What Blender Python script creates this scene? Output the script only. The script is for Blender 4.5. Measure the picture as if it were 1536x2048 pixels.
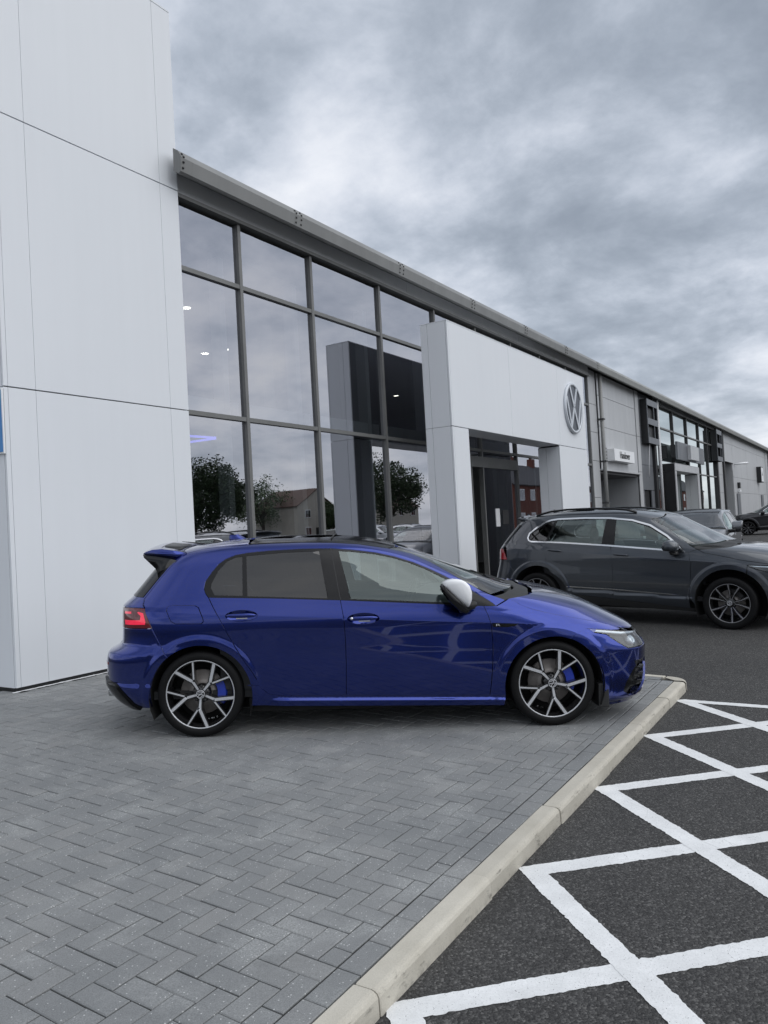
import bpy, bmesh, math, random
from mathutils import Vector, Matrix
from mathutils.geometry import delaunay_2d_cdt, tessellate_polygon

for o in list(bpy.data.objects):
    bpy.data.objects.remove(o, do_unlink=True)
SC = bpy.context.scene
COL = SC.collection
R = math.radians
SKY_BIG, SKY_MID = (10.200, 11.940, 0.0), (6.046, 18.601, 0.0)

# ------------------------------------------------------------------ camera
EYE = Vector((0.0, 0.0, 1.461))
YAW, PITCH, ROLL = .568630101, .0226210726, -.0558062266
fwd = Vector((math.cos(YAW)*math.cos(PITCH), math.sin(YAW)*math.cos(PITCH), math.sin(PITCH)))
r0 = Vector((math.sin(YAW), -math.cos(YAW), 0)); u0 = r0.cross(fwd)
rgt = r0*math.cos(ROLL) + u0*math.sin(ROLL); upv = u0*math.cos(ROLL) - r0*math.sin(ROLL)
cam_data = bpy.data.cameras.new('camera')
cam_data.sensor_fit = 'VERTICAL'; cam_data.sensor_height = 36.0; cam_data.lens = 1538.0/2048.0*36.0
cam_data.clip_start = .05; cam_data.clip_end = 2000
camera = bpy.data.objects.new('camera', cam_data); COL.objects.link(camera)
M = Matrix((rgt, upv, -fwd)).transposed().to_4x4(); M.translation = EYE
camera.matrix_world = M
SC.camera = camera

# ------------------------------------------------------------------ view, sun, sky
SC.view_settings.view_transform = 'Standard'; SC.view_settings.look = 'None'
SC.view_settings.exposure = .12; SC.view_settings.gamma = 1.0
SC.cycles.max_bounces = 10; SC.cycles.transparent_max_bounces = 16; SC.cycles.glossy_bounces = 5

SUN_EL, SUN_AZ = R(48), R(-85)      # azimuth of the direction towards the sun, from +X
sd = Vector((math.cos(SUN_AZ)*math.cos(SUN_EL), math.sin(SUN_AZ)*math.cos(SUN_EL), math.sin(SUN_EL)))
sun_data = bpy.data.lights.new('sun', 'SUN'); sun_data.energy = 1.5; sun_data.angle = R(78)
sun_data.color = (1.0, .988, .97)
sun = bpy.data.objects.new('sun', sun_data); COL.objects.link(sun)
sun.rotation_euler = sd.to_track_quat('Z', 'Y').to_euler(); sun.location = (0, -20, 40)

W = bpy.data.worlds.new('World'); SC.world = W; W.use_nodes = True
nt = W.node_tree; nt.nodes.clear()
def wn(t, **k):
    n = nt.nodes.new(t)
    for a, v in k.items(): setattr(n, a, v)
    return n
def wl(a, b): nt.links.new(a, b)
def wmath(op, a, b=None, clamp=False):
    n = wn('ShaderNodeMath', operation=op); n.use_clamp = clamp
    for i, v in enumerate((a, b)):
        if v is None: continue
        if isinstance(v, (int, float)): n.inputs[i].default_value = v
        else: wl(v, n.inputs[i])
    return n.outputs[0]
tc = wn('ShaderNodeTexCoord'); sep = wn('ShaderNodeSeparateXYZ'); wl(tc.outputs['Generated'], sep.inputs[0])
zz = wmath('ADD', wmath('MAXIMUM', sep.outputs[2], 0.0), .27)
cmb = wn('ShaderNodeCombineXYZ')
wl(wmath('DIVIDE', sep.outputs[0], zz), cmb.inputs[0]); wl(wmath('DIVIDE', sep.outputs[1], zz), cmb.inputs[1])
def cloud(scale, detail, rough, dist, off):
    mp = wn('ShaderNodeMapping'); mp.inputs['Location'].default_value = off; mp.inputs['Scale'].default_value = scale
    wl(cmb.outputs[0], mp.inputs[0])
    n = wn('ShaderNodeTexNoise'); n.inputs['Scale'].default_value = 1; n.inputs['Detail'].default_value = detail
    n.inputs['Roughness'].default_value = rough; n.inputs['Distortion'].default_value = dist
    wl(mp.outputs[0], n.inputs['Vector']); return n.outputs[0]
big = cloud((1.05, 1.05, 1), 4, .5, .3, SKY_BIG)
mid = cloud((3.0, 3.0, 1), 11, .6, .15, SKY_MID)
cov = wmath('ADD', wmath('MULTIPLY', big, .57), wmath('MULTIPLY', mid, .43))
ramp = wn('ShaderNodeValToRGB'); wl(cov, ramp.inputs[0])
cr = ramp.color_ramp; cr.interpolation = 'B_SPLINE'
cr.elements[0].position = .36; cr.elements[0].color = (.255, .293, .352, 1)
cr.elements[1].position = .69; cr.elements[1].color = (1.02, 1.01, .985, 1)
for p, c in ((.43, (.365, .412, .482, 1)), (.49, (.535, .582, .665, 1)), (.555, (.745, .775, .84, 1)), (.62, (.87, .885, .92, 1))):
    e = cr.elements.new(p); e.color = c
sky = wn('ShaderNodeTexSky'); sky.sky_type = 'NISHITA'; sky.sun_disc = False
sky.sun_elevation = SUN_EL; sky.sun_rotation = math.pi/2 - SUN_AZ
skys = wn('ShaderNodeVectorMath', operation='SCALE'); wl(sky.outputs[0], skys.inputs[0]); skys.inputs['Scale'].default_value = .1
# thin bright haze towards the horizon, all the way round
hz = wmath('POWER', wmath('SUBTRACT', 1.0, wmath('MAXIMUM', sep.outputs[2], 0.0), True), 14.0)
mixh = wn('ShaderNodeMix', data_type='RGBA'); wl(wmath('MULTIPLY', hz, .38), mixh.inputs[0]); wl(ramp.outputs[0], mixh.inputs[6])
mixh.inputs[7].default_value = (.93, .94, .95, 1)
mixc = wn('ShaderNodeMix', data_type='RGBA'); mixc.inputs[0].default_value = .93
wl(skys.outputs[0], mixc.inputs[6]); wl(mixh.outputs[2], mixc.inputs[7])
bg = wn('ShaderNodeBackground'); wl(mixc.outputs[2], bg.inputs[0]); bg.inputs[1].default_value = 1.05
wo = wn('ShaderNodeOutputWorld'); wl(bg.outputs[0], wo.inputs[0])

# ------------------------------------------------------------------ material helpers
class N:
    def __init__(s, name):
        s.m = bpy.data.materials.new(name); s.m.use_nodes = True; s.t = s.m.node_tree; s.t.nodes.clear()
        s.out = s.n('ShaderNodeOutputMaterial'); s.tc = None
    def n(s, t, **k):
        x = s.t.nodes.new(t)
        for a, v in k.items(): setattr(x, a, v)
        return x
    def l(s, a, b): s.t.links.new(a, b)
    def put(s, sock, v):
        if isinstance(v, bpy.types.NodeSocket): s.l(v, sock)
        elif isinstance(v, (tuple, list)) and len(v) == 3 and sock.type == 'RGBA': sock.default_value = (*v, 1)
        else: sock.default_value = v
    def obj(s):
        if not s.tc: s.tc = s.n('ShaderNodeTexCoord')
        return s.tc.outputs['Object']
    def noise(s, scale, detail=4, rough=.55, dist=0, vec=None, out=0):
        x = s.n('ShaderNodeTexNoise'); x.inputs['Scale'].default_value = scale; x.inputs['Detail'].default_value = detail
        x.inputs['Roughness'].default_value = rough; x.inputs['Distortion'].default_value = dist
        s.l(vec or s.obj(), x.inputs['Vector']); return x.outputs[out]
    def voro(s, scale, out='Distance', vec=None):
        x = s.n('ShaderNodeTexVoronoi'); x.inputs['Scale'].default_value = scale
        s.l(vec or s.obj(), x.inputs['Vector']); return x.outputs[out]
    def ramp(s, v, *stops):
        x = s.n('ShaderNodeValToRGB'); s.l(v, x.inputs[0]); e = x.color_ramp.elements
        while len(e) < len(stops): e.new(.5)
        for k, (p, c) in enumerate(stops):
            e[k].position = p; e[k].color = (*c, 1) if isinstance(c, (tuple, list)) else (c, c, c, 1)
        return x.outputs[0]
    def mix(s, f, a, b, mode='MIX'):
        x = s.n('ShaderNodeMix', data_type='RGBA', blend_type=mode); s.put(x.inputs[0], f); s.put(x.inputs[6], a); s.put(x.inputs[7], b)
        return x.outputs[2]
    def math(s, op, a, b=0, clamp=False):
        x = s.n('ShaderNodeMath', operation=op); x.use_clamp = clamp; s.put(x.inputs[0], a); s.put(x.inputs[1], b); return x.outputs[0]
    def bump(s, h, strength=.3, dist=.01):
        x = s.n('ShaderNodeBump'); x.inputs['Strength'].default_value = strength; x.inputs['Distance'].default_value = dist
        s.l(h, x.inputs['Height']); return x.outputs[0]
    def pbr(s, color, rough=.5, metal=0, bump=None, **k):
        b = s.n('ShaderNodeBsdfPrincipled'); s.put(b.inputs['Base Color'], color); s.put(b.inputs['Roughness'], rough); s.put(b.inputs['Metallic'], metal)
        for a, v in k.items(): s.put(b.inputs[a.replace('_', ' ')], v)
        if bump: s.l(bump, b.inputs['Normal'])
        s.l(b.outputs[0], s.out.inputs[0]); s.b = b; return s.m
def plain(name, c, rough=.5, metal=0, vary=.12, scale=6, bump=0, **k):
    """a procedural material: base colour with soft, low-contrast blotches and a trace of grain"""
    s = N(name); f = s.noise(scale, 5, .6)
    lo = tuple(max(0, v*(1-vary)) for v in c); hi = tuple(min(1, v*(1+vary)) for v in c)
    col = s.ramp(f, (.3, lo), (.7, hi)); rr = s.math('ADD', s.math('MULTIPLY', s.noise(scale*3, 3), .16), rough-.08)
    return s.pbr(col, rr, metal, s.bump(s.noise(scale*30, 3), bump, .002) if bump else None, **k)

# ------------------------------------------------------------------ object helpers
def tag(o, label=None, cat=None, group=None, kind=None):
    if label: o['label'] = label
    if cat: o['category'] = cat
    if group: o['group'] = group
    if kind: o['kind'] = kind
    return o
def empty(name, loc=(0, 0, 0), rot=None):
    o = bpy.data.objects.new(name, None); COL.objects.link(o); o.location = loc; o.empty_display_size = .2
    if rot: o.rotation_euler = rot
    return o
def origin(o):
    """world location of an un-rotated parent chain"""
    v = Vector((0, 0, 0))
    while o is not None: v += o.location; o = o.parent
    return v
def link(name, me, parent=None):
    o = bpy.data.objects.new(name, me); COL.objects.link(o)
    if parent is not None: o.parent = parent
    return o
def copy_tree(o, parent=None):
    c = o.copy(); COL.objects.link(c); c.parent = parent
    for ch in list(o.children): copy_tree(ch, c)
    return c
class MB:
    def __init__(s): s.v = []; s.f = []; s.mi = []; s.sm = []
    def add(s, vs, fs, mi=0, smooth=False):
        b = len(s.v); s.v += [tuple(v) for v in vs]
        for f in fs: s.f.append([b+i for i in f]); s.mi.append(mi); s.sm.append(smooth)
        return s
    def box(s, x0, x1, y0, y1, z0, z1, mi=0, bev=0):
        if bev:
            bm = bmesh.new(); bmesh.ops.create_cube(bm, size=1)
            for v in bm.verts: v.co = Vector(((x0+x1)/2+v.co.x*(x1-x0), (y0+y1)/2+v.co.y*(y1-y0), (z0+z1)/2+v.co.z*(z1-z0)))
            bmesh.ops.bevel(bm, geom=list(bm.edges), offset=bev, segments=2, affect='EDGES', profile=.6)
            bm.verts.index_update(); s.add([v.co for v in bm.verts], [[v.index for v in f.verts] for f in bm.faces], mi); bm.free(); return s
        return s.add([(x, y, z) for z in (z0, z1) for y in (y0, y1) for x in (x0, x1)],
                     [(0, 2, 3, 1), (4, 5, 7, 6), (0, 1, 5, 4), (1, 3, 7, 5), (3, 2, 6, 7), (2, 0, 4, 6)], mi)
    def prism(s, poly, axis, a, b, mi=0, smooth=False):
        """poly: 2-D outline in the two other axes (x,y / x,z / y,z order), pulled from a to b along axis"""
        def P(p, t): return {'x': (t, p[0], p[1]), 'y': (p[0], t, p[1]), 'z': (p[0], p[1], t)}[axis]
        n = len(poly); s.add([P(p, a) for p in poly]+[P(p, b) for p in poly],
                             [(i, (i+1) % n, n+(i+1) % n, n+i) for i in range(n)], mi, smooth)
        k = len(s.v)-2*n
        for t in tessellate_polygon([[Vector((*p, 0)) for p in poly]]):
            s.f.append([k+i for i in t]); s.f.append([k+n+i for i in reversed(t)]); s.mi += [mi, mi]; s.sm += [False, False]
        return s
    def tube(s, pts, rad, n=8, mi=0, caps=True, smooth=True):
        pts = [Vector(p) for p in pts]; rads = rad if isinstance(rad, (list, tuple)) else [rad]*len(pts)
        b = len(s.v); prev = None
        for i, p in enumerate(pts):
            d = (pts[min(i+1, len(pts)-1)]-pts[max(i-1, 0)]).normalized()
            if prev is None: a = d.orthogonal().normalized()
            else: a = (prev-d*prev.dot(d)).normalized()
            prev = a; c = d.cross(a)
            s.v += [tuple(p+(a*math.cos(2*math.pi*k/n)+c*math.sin(2*math.pi*k/n))*rads[i]) for k in range(n)]
        for i in range(len(pts)-1):
            for k in range(n):
                s.f.append([b+i*n+k, b+i*n+(k+1) % n, b+(i+1)*n+(k+1) % n, b+(i+1)*n+k]); s.mi.append(mi); s.sm.append(smooth)
        if caps:
            s.f.append([b+k for k in reversed(range(n))]); s.f.append([b+(len(pts)-1)*n+k for k in range(n)]); s.mi += [mi, mi]; s.sm += [False, False]
        return s
    def lathe(s, prof, axis='y', n=40, mi=0, smooth=True, centre=(0, 0, 0), closed=False):
        """prof: (radius, offset along axis)"""
        b = len(s.v); m = len(prof)
        for k in range(n):
            c, d = math.cos(2*math.pi*k/n), math.sin(2*math.pi*k/n)
            for r, t in prof:
                q = {'y': (r*c, t, r*d), 'z': (r*c, r*d, t), 'x': (t, r*c, r*d)}[axis]
                s.v.append((q[0]+centre[0], q[1]+centre[1], q[2]+centre[2]))
        for k in range(n):
            for i in range(m-(0 if closed else 1)):
                j = (i+1) % m
                s.f.append([b+k*m+i, b+k*m+j, b+((k+1) % n)*m+j, b+((k+1) % n)*m+i]); s.mi.append(mi); s.sm.append(smooth)
        return s
    def mesh(s, name, mats, off=(0, 0, 0)):
        me = bpy.data.meshes.new(name); o = Vector(off)
        me.from_pydata([tuple(Vector(v)-o) for v in s.v], [], s.f)
        for m in (mats if isinstance(mats, (list, tuple)) else [mats]): me.materials.append(m)
        me.polygons.foreach_set('material_index', s.mi); me.polygons.foreach_set('use_smooth', s.sm)
        bm = bmesh.new(); bm.from_mesh(me); bmesh.ops.recalc_face_normals(bm, faces=bm.faces); bm.to_mesh(me); bm.free()
        me.update(); return me
    def build(s, name, mats, parent=None, world=True, loc=None):
        """world=True: vertices are world coordinates under an un-rotated parent"""
        off = origin(parent) if (world and parent is not None) else (0, 0, 0)
        if loc is not None: off = loc
        o = link(name, s.mesh(name, mats, off), parent)
        if loc is not None: o.location = Vector(loc)-(origin(parent) if parent is not None else Vector())
        return o
def box(name, mat, parent, x0, x1, y0, y1, z0, z1, bev=0, world=True):
    return MB().box(x0, x1, y0, y1, z0, z1, 0, bev).build(name, mat, parent, world)
def text_mesh(txt, size, mat, depth=.004, name='lettering'):
    cu = bpy.data.curves.new('txt', 'FONT'); cu.body = txt; cu.size = size; cu.extrude = depth; cu.align_x = 'CENTER'; cu.align_y = 'CENTER'
    t = bpy.data.objects.new('txt', cu); COL.objects.link(t)
    dg = bpy.context.evaluated_depsgraph_get(); me = bpy.data.meshes.new_from_object(t.evaluated_get(dg))
    bpy.data.objects.remove(t); me.materials.clear(); me.materials.append(mat); me.name = name
    return me
# ------------------------------------------------------------------ materials
def m_asphalt():
    s = N('asphalt'); v = s.voro(115, 'Color'); g = s.n('ShaderNodeSeparateColor'); s.l(v, g.inputs[0])
    d = s.voro(115); fine = s.noise(420, 2); big = s.noise(.9, 6, .6); mid = s.noise(9, 5)
    c = s.ramp(g.outputs[0], (0, (.010, .010, .010)), (.45, (.036, .0355, .035)), (.85, (.078, .077, .075)), (1, (.17, .167, .16)))
    c = s.mix(.45, c, s.ramp(fine, (.35, (.012, .012, .012)), (.7, (.088, .087, .085))))
    c = s.mix(.7, c, s.ramp(big, (.3, (1.2, 1.2, 1.21)), (.7, (1.7, 1.69, 1.68))), 'MULTIPLY')
    c = s.mix(.5, c, s.ramp(mid, (.3, .8), (.7, 1.15)), 'MULTIPLY')
    h = s.math('ADD', s.math('MULTIPLY', d, -1.2), s.math('MULTIPLY', fine, .5))
    return s.pbr(c, s.math('ADD', s.math('MULTIPLY', mid, .2), .68), 0, s.bump(h, .8, .008), Specular_IOR_Level=.35)
ASPHALT = m_asphalt()
def m_block():
    s = N('paving_block_concrete'); oi = s.n('ShaderNodeObjectInfo'); ge = s.n('ShaderNodeNewGeometry')
    r = s.math('FRACT', s.math('ADD', oi.outputs['Random'], ge.outputs['Random Per Island']), 0)
    pos = ge.outputs['Position']
    base = s.ramp(r, (0, (.205, .212, .214)), (.45, (.214, .221, .223)), (.8, (.222, .228, .229)), (1, (.236, .240, .239)))
    big = s.noise(.8, 5, .6, 0, pos); c = s.mix(.8, base, s.ramp(big, (.3, (.84, .85, .86)), (.7, (1.14, 1.13, 1.12))), 'MULTIPLY')
    grain = s.noise(230, 4, .65, 0, pos); c = s.mix(.9, c, s.ramp(grain, (.3, .68), (.7, 1.25)), 'MULTIPLY')
    worn = s.noise(3.2, 6, .62, .3, pos)
    sp = s.voro(95, 'Color', pos); g = s.n('ShaderNodeSeparateColor'); s.l(sp, g.inputs[0]); ds = s.voro(95, 'Distance', pos)
    chip = s.math('MULTIPLY', s.math('GREATER_THAN', g.outputs[0], .88), s.math('LESS_THAN', ds, .26))
    chip = s.math('MULTIPLY', chip, s.ramp(worn, (.3, .45), (.6, 1)))
    c = s.mix(chip, c, (.55, .56, .55))
    haze = s.math('MULTIPLY', s.ramp(worn, (.50, 0), (.68, 1)), s.ramp(s.noise(150, 3, .6, 0, pos), (.42, 0), (.62, .75)))
    c = s.mix(haze, c, (.36, .37, .365))
    st = s.noise(1.7, 5, .65, .6, pos); c = s.mix(s.ramp(st, (.62, 0), (.78, .35)), c, (.09, .095, .09))
    return s.pbr(c, .82, 0, s.bump(grain, .5, .003), Specular_IOR_Level=.3)
BLOCK = m_block()
JOINT = plain('jointing_sand', (.030, .031, .030), .95, 0, .3, 20)
def m_kerb():
    s = N('kerb_concrete'); ge = s.n('ShaderNodeNewGeometry'); pos = ge.outputs['Position']; oi = s.n('ShaderNodeObjectInfo')
    c = s.ramp(s.noise(5, 6, .6, 0, pos), (.3, (.455, .428, .365)), (.7, (.535, .507, .44)))
    c = s.mix(.5, c, s.ramp(s.noise(180, 3, .6, 0, pos), (.3, .82), (.7, 1.15)), 'MULTIPLY')
    c = s.mix(.5, c, s.ramp(oi.outputs['Random'], (0, .88), (1, 1.08)), 'MULTIPLY')
    # tyre scuffs sit on the exposed arris of each stone
    sx = s.n('ShaderNodeSeparateXYZ'); s.l(s.obj(), sx.inputs[0])
    edge = s.math('SUBTRACT', 1, s.math('MULTIPLY', s.math('ABSOLUTE', s.math('ADD', sx.outputs[1], .098)), 38), True)
    mp = s.n('ShaderNodeMapping'); s.l(pos, mp.inputs[0]); mp.inputs['Scale'].default_value = (1.0, 3, 3)
    sc = s.ramp(s.noise(9, 7, .75, .4, mp.outputs[0]), (.56, 0), (.68, 1))
    c = s.mix(s.math('MULTIPLY', s.math('MULTIPLY', edge, sc), .8), c, (.075, .07, .062))
    low = s.math('SUBTRACT', 1, s.math('MULTIPLY', s.math('ADD', sx.outputs[2], .088), 28), True)
    c = s.mix(s.math('MULTIPLY', low, s.ramp(s.noise(30, 4, .6, 0, pos), (.45, 0), (.65, .35))), c, (.12, .115, .10))
    h = s.math('ADD', s.noise(300, 3, .6, 0, pos), s.math('MULTIPLY', s.noise(40, 4, .6, 0, pos), .6))
    return s.pbr(c, .88, 0, s.bump(h, .35, .003), Specular_IOR_Level=.25)
KERB = m_kerb()
def m_paint():
    s = N('road_marking_paint'); pos = s.n('ShaderNodeNewGeometry').outputs['Position']
    c = s.ramp(s.noise(6, 6, .6, 0, pos), (.3, (.66, .67, .67)), (.7, (.80, .81, .81)))
    c = s.mix(.5, c, s.ramp(s.noise(130, 3, .6, 0, pos), (.3, .84), (.7, 1.1)), 'MULTIPLY')
    crack = s.n('ShaderNodeTexVoronoi', feature='DISTANCE_TO_EDGE'); crack.inputs['Scale'].default_value = 7; s.l(pos, crack.inputs['Vector'])
    cf = s.math('MULTIPLY', s.math('LESS_THAN', crack.outputs[0], .006), s.ramp(s.noise(3, 3, .5, 0, pos), (.5, 0), (.66, .45)))
    c = s.mix(cf, c, (.30, .30, .30))
    pit = s.math('MULTIPLY', s.math('GREATER_THAN', s.noise(170, 2, .5, 0, pos), .69), .8); c = s.mix(pit, c, (.13, .13, .13))
    return s.pbr(c, .7, 0, s.bump(s.noise(120, 4, .6, 0, pos), .4, .004), Specular_IOR_Level=.3)
PAINT = m_paint()
def m_panel():
    s = N('white_composite_panel'); c = s.ramp(s.noise(.5, 4), (.3, (.725, .752, .785)), (.7, (.75, .775, .805)))
    mp = s.n('ShaderNodeMapping'); s.l(s.obj(), mp.inputs[0]); mp.inputs['Scale'].default_value = (3, 3, .12)
    c = s.mix(.15, c, s.ramp(s.noise(2.5, 6, .6, 0, mp.outputs[0]), (.35, .93), (.65, 1.03)), 'MULTIPLY')
    return s.pbr(c, .42, 0, s.bump(s.noise(.7, 2), .02, .03), Specular_IOR_Level=.4)
PANEL = m_panel()
def m_clad(name, c0, c1, metal=.35, rough=.45):
    s = N(name); mp = s.n('ShaderNodeMapping'); s.l(s.obj(), mp.inputs[0]); mp.inputs['Scale'].default_value = (2, 2, .35)
    c = s.ramp(s.noise(1.6, 5, .6, 0, mp.outputs[0]), (.3, c0), (.7, c1))
    return s.pbr(c, s.math('ADD', s.math('MULTIPLY', s.noise(4, 4), .14), rough-.07), metal, s.bump(s.noise(1.1, 2), .03, .03))
CLAD = m_clad('silver_cladding', (.44, .45, .46), (.51, .52, .53), .2)
CLAD_DARK = m_clad('slate_cladding', (.135, .145, .16), (.17, .18, .195))
FRAME = plain('grey_window_frame', (.165, .167, .163), .45, .2, .1, 2)
FRAME_DARK = plain('anthracite_frame', (.028, .029, .031), .5, .1, .1, 2)
GUTTER = m_clad('grey_gutter_steel', (.20, .203, .199), (.235, .238, .233), .15, .5)
GUTTER_LITE = m_clad('olive_grey_gutter', (.24, .245, .235), (.29, .295, .28), .15, .5)
def m_rib():
    s = N('microrib_cladding'); w = s.n('ShaderNodeTexWave', wave_type='BANDS', bands_direction='Z'); w.inputs['Scale'].default_value = 26
    s.l(s.obj(), w.inputs['Vector'])
    c = s.ramp(s.noise(1.5, 4), (.3, (.74, .76, .77)), (.7, (.80, .815, .82)))
    return s.pbr(c, .45, 0, s.bump(w.outputs[0], .5, .008))
RIB = m_rib()
BLACK = plain('black_coated_metal', (.012, .0125, .014), .38, .0, .15, 3)
DARK_GREY = plain('dark_grey_plastic', (.045, .046, .048), .55, 0, .15, 8)
STEEL = plain('galvanised_steel', (.42, .43, .43), .35, .8, .12, 5)
WHITE = plain('white_gloss_sheet', (.80, .81, .82), .35, 0, .04, 3)
BLUE_SIGN = plain('blue_sign_face', (.03, .22, .55), .35, 0, .08, 3)
ROOM = plain('showroom_wall_paint', (.36, .37, .38), .8, 0, .06, 1)
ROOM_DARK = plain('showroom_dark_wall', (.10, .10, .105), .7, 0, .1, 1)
ROOM_FLOOR = plain('showroom_floor_tile', (.22, .22, .22), .3, 0, .1, 1)
BLACKBOARD = plain('letter_black', (.01, .01, .012), .5, 0, .1, 8)
def m_glass(name, tint, refl, rough=0.0, rt=(.93, .95, 1.0)):
    s = N(name); tr = s.n('ShaderNodeBsdfTransparent'); tr.inputs[0].default_value = (*tint, 1)
    gl = s.n('ShaderNodeBsdfGlossy'); gl.inputs['Roughness'].default_value = rough; gl.inputs[0].default_value = (*rt, 1)
    ge = s.n('ShaderNodeNewGeometry'); dt = s.n('ShaderNodeVectorMath', operation='DOT_PRODUCT'); s.l(ge.outputs['Normal'], dt.inputs[0]); s.l(ge.outputs['Incoming'], dt.inputs[1])
    fr = s.math('ADD', s.math('MULTIPLY', s.math('POWER', s.math('SUBTRACT', 1.0, s.math('ABSOLUTE', dt.outputs['Value']), True), 5.0), .94), .05)
    wav = s.noise(.9, 2); bp = s.bump(wav, .012, .05); s.l(bp, gl.inputs['Normal'])
    f = s.math('ADD', s.math('MULTIPLY', fr, 1.0-refl), refl, True)
    mx = s.n('ShaderNodeMixShader'); s.l(f, mx.inputs[0]); s.l(tr.outputs[0], mx.inputs[1]); s.l(gl.outputs[0], mx.inputs[2])
    s.l(mx.outputs[0], s.out.inputs[0]); return s.m
GLASS = m_glass('showroom_glass', (.34, .37, .38), .45, 0, (.93, .94, 1.0))
GLASS_FAR = m_glass('far_bay_glass', (.10, .12, .13), .72, 0, (.95, 1.0, .98))
def m_emit(name, c, e):
    s = N(name); x = s.n('ShaderNodeEmission'); x.inputs[0].default_value = (*c, 1); x.inputs[1].default_value = e
    s.l(x.outputs[0], s.out.inputs[0]); return s.m
LAMP = m_emit('downlight_glow', (1.0, .93, .80), 14.0)
LED = m_emit('violet_led_glow', (.22, .20, 1.0), 2.2)

# ------------------------------------------------------------------ ground heights
def zpave(y): return min(.034, .0323*(y-4.306))
def clamp(v, a, b): return max(a, min(b, v))
def zroad(x, y): return -.175 + .042*clamp(x-7.4, 0, 3.4) + .018*clamp(y-1.6, 0, 5.4)*clamp((x-7.6)/3, 0, 1)*clamp((46-x)/30, 0, 1) + .0082*clamp(x-12, 0, 32)
def smooth_grid(xs, ys, zf):
    v = [(x, y, zf(x, y)) for y in ys for x in xs]; nx = len(xs)
    f = [(j*nx+i, j*nx+i+1, (j+1)*nx+i+1, (j+1)*nx+i) for j in range(len(ys)-1) for i in range(nx-1)]
    return v, f
xs = [-400, -200, -100, -50, -25, -10, -4, 0, 2, 4, 6, 7.4] + [7.6+.3*i for i in range(12)] + [12, 16, 24, 40, 70, 120, 200, 400, 700]
ys = [-500, -250, -120, -60, -30, -15, -8, -4, -2, 0, 1, 1.6] + [2+.5*i for i in range(12)] + [9, 14, 30, 80, 250, 500]
v, f = smooth_grid(xs, ys, zroad)
b = MB(); b.add(v, f, 0, True); tag(b.build('asphalt_road', ASPHALT), kind='structure')

# ------------------------------------------------------------------ block paving
random.seed(4)
BW = .1
def kerb_y(x): return 1.603 + .0115*(x-2.15)
TX0, TX1, TY = 4.494, 6.99, 7.354           # tower front, left and right edge and its plane
def bed():
    v, f = [], []
    yy = [1.62, 2.5, 3.5, 4.5, 5.3587, 6.4, 11]; xx = [-1.5, 1, 3, 5, 7.45]
    return smooth_grid(xx, yy, lambda x, y: zpave(y)-.0065)
v, f = bed(); b = MB(); b.add(v, f); paving = b.build('paving', JOINT); tag(paving, kind='structure')
def block_mesh(L, Wd, top=.0, dep=.05, ch=.004, gap=.0023):
    hl, hw = L/2-gap, Wd/2-gap
    ring = lambda a, b_, z: [(-a, -b_, z), (a, -b_, z), (a, b_, z), (-a, b_, z)]
    v = ring(hl-ch, hw-ch, top)+ring(hl, hw, top-ch*.8)+ring(hl, hw, top-dep)
    f = [(0, 1, 2, 3)]+[(4+i, 4+(i+1) % 4, (i+1) % 4, i) for i in range(4)]+[(8+i, 8+(i+1) % 4, 4+(i+1) % 4, 4+i) for i in range(4)]
    return v, f
blocks = []          # (cx, cy, length x, length y, rot)
def ylow(x): return kerb_y(x)+.108
for i in range(-14, 76):
    for j in range(14, 95):
        m = (i+j) % 4
        if m == 0: x0, x1, y0, y1 = i*BW, (i+2)*BW, j*BW, (j+1)*BW
        elif m == 2: x0, x1, y0, y1 = i*BW, (i+1)*BW, j*BW, (j+2)*BW
        else: continue
        cx = (x0+x1)/2; y0 = max(y0, ylow(cx)); x1 = min(x1, 7.42)
        if y1-y0 < .025 or x1-x0 < .025: continue
        cy = (y0+y1)/2
        if cy > TY-.03 and TX0-.03 < cx < TX1+.03: continue
        if cx < .35*cy-1.2: continue
        blocks.append((cx, cy, x1-x0, y1-y0, 0))
k = 0
x = -.6
while x < 7.4:       # stretcher course beside the kerb
    blocks.append((x+.1, kerb_y(x+.1)+.055, .2, .1, .0115)); x += .2
y = 1.8
while y < 9:         # and along the end kerb
    blocks.append((7.475, y+.1, .1, .2, 0)); y += .2
def screen_size(c):
    p = Vector((c[0], c[1], zpave(c[1])))-EYE; d = p.dot(fwd)
    if d < .2: return -1
    u, w_ = p.dot(rgt)/d, p.dot(upv)/d
    if abs(u) > .52 or abs(w_) > .69: return 0
    return c[2]*c[3]*EYE.z/d**3
order = sorted(range(len(blocks)), key=lambda i: -screen_size(blocks[i]))
near = set(order[:300]); meshes = {}
field = MB()
for i, (cx, cy, lx, ly, rz) in enumerate(blocks):
    z = zpave(cy)+random.uniform(-.0022, .0018); tilt = math.atan(.0323) if cy < 5.36 else 0
    ax, ay, az = tilt+random.gauss(0, .0032), random.gauss(0, .0032), rz+random.gauss(0, .005)
    key = (round(lx, 3), round(ly, 3))
    if i in near:
        if key not in meshes:
            bb = MB(); bb.add(*block_mesh(lx, ly)); meshes[key] = bb.mesh('paving_block', BLOCK)
        o = link('paving_block', meshes[key], paving); o.location = (cx, cy, z); o.rotation_euler = (ax, ay, az)
    else:
        vv, ff = block_mesh(lx, ly, dep=.02); mt = Matrix.Translation((cx, cy, z)) @ Matrix.Rotation(az, 4, 'Z') @ Matrix.Rotation(ax, 4, 'X') @ Matrix.Rotation(ay, 4, 'Y')
        field.add([mt @ Vector(q) for q in vv], ff)
tag(field.build('paving_block_field', BLOCK, paving), kind='stuff')

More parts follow.
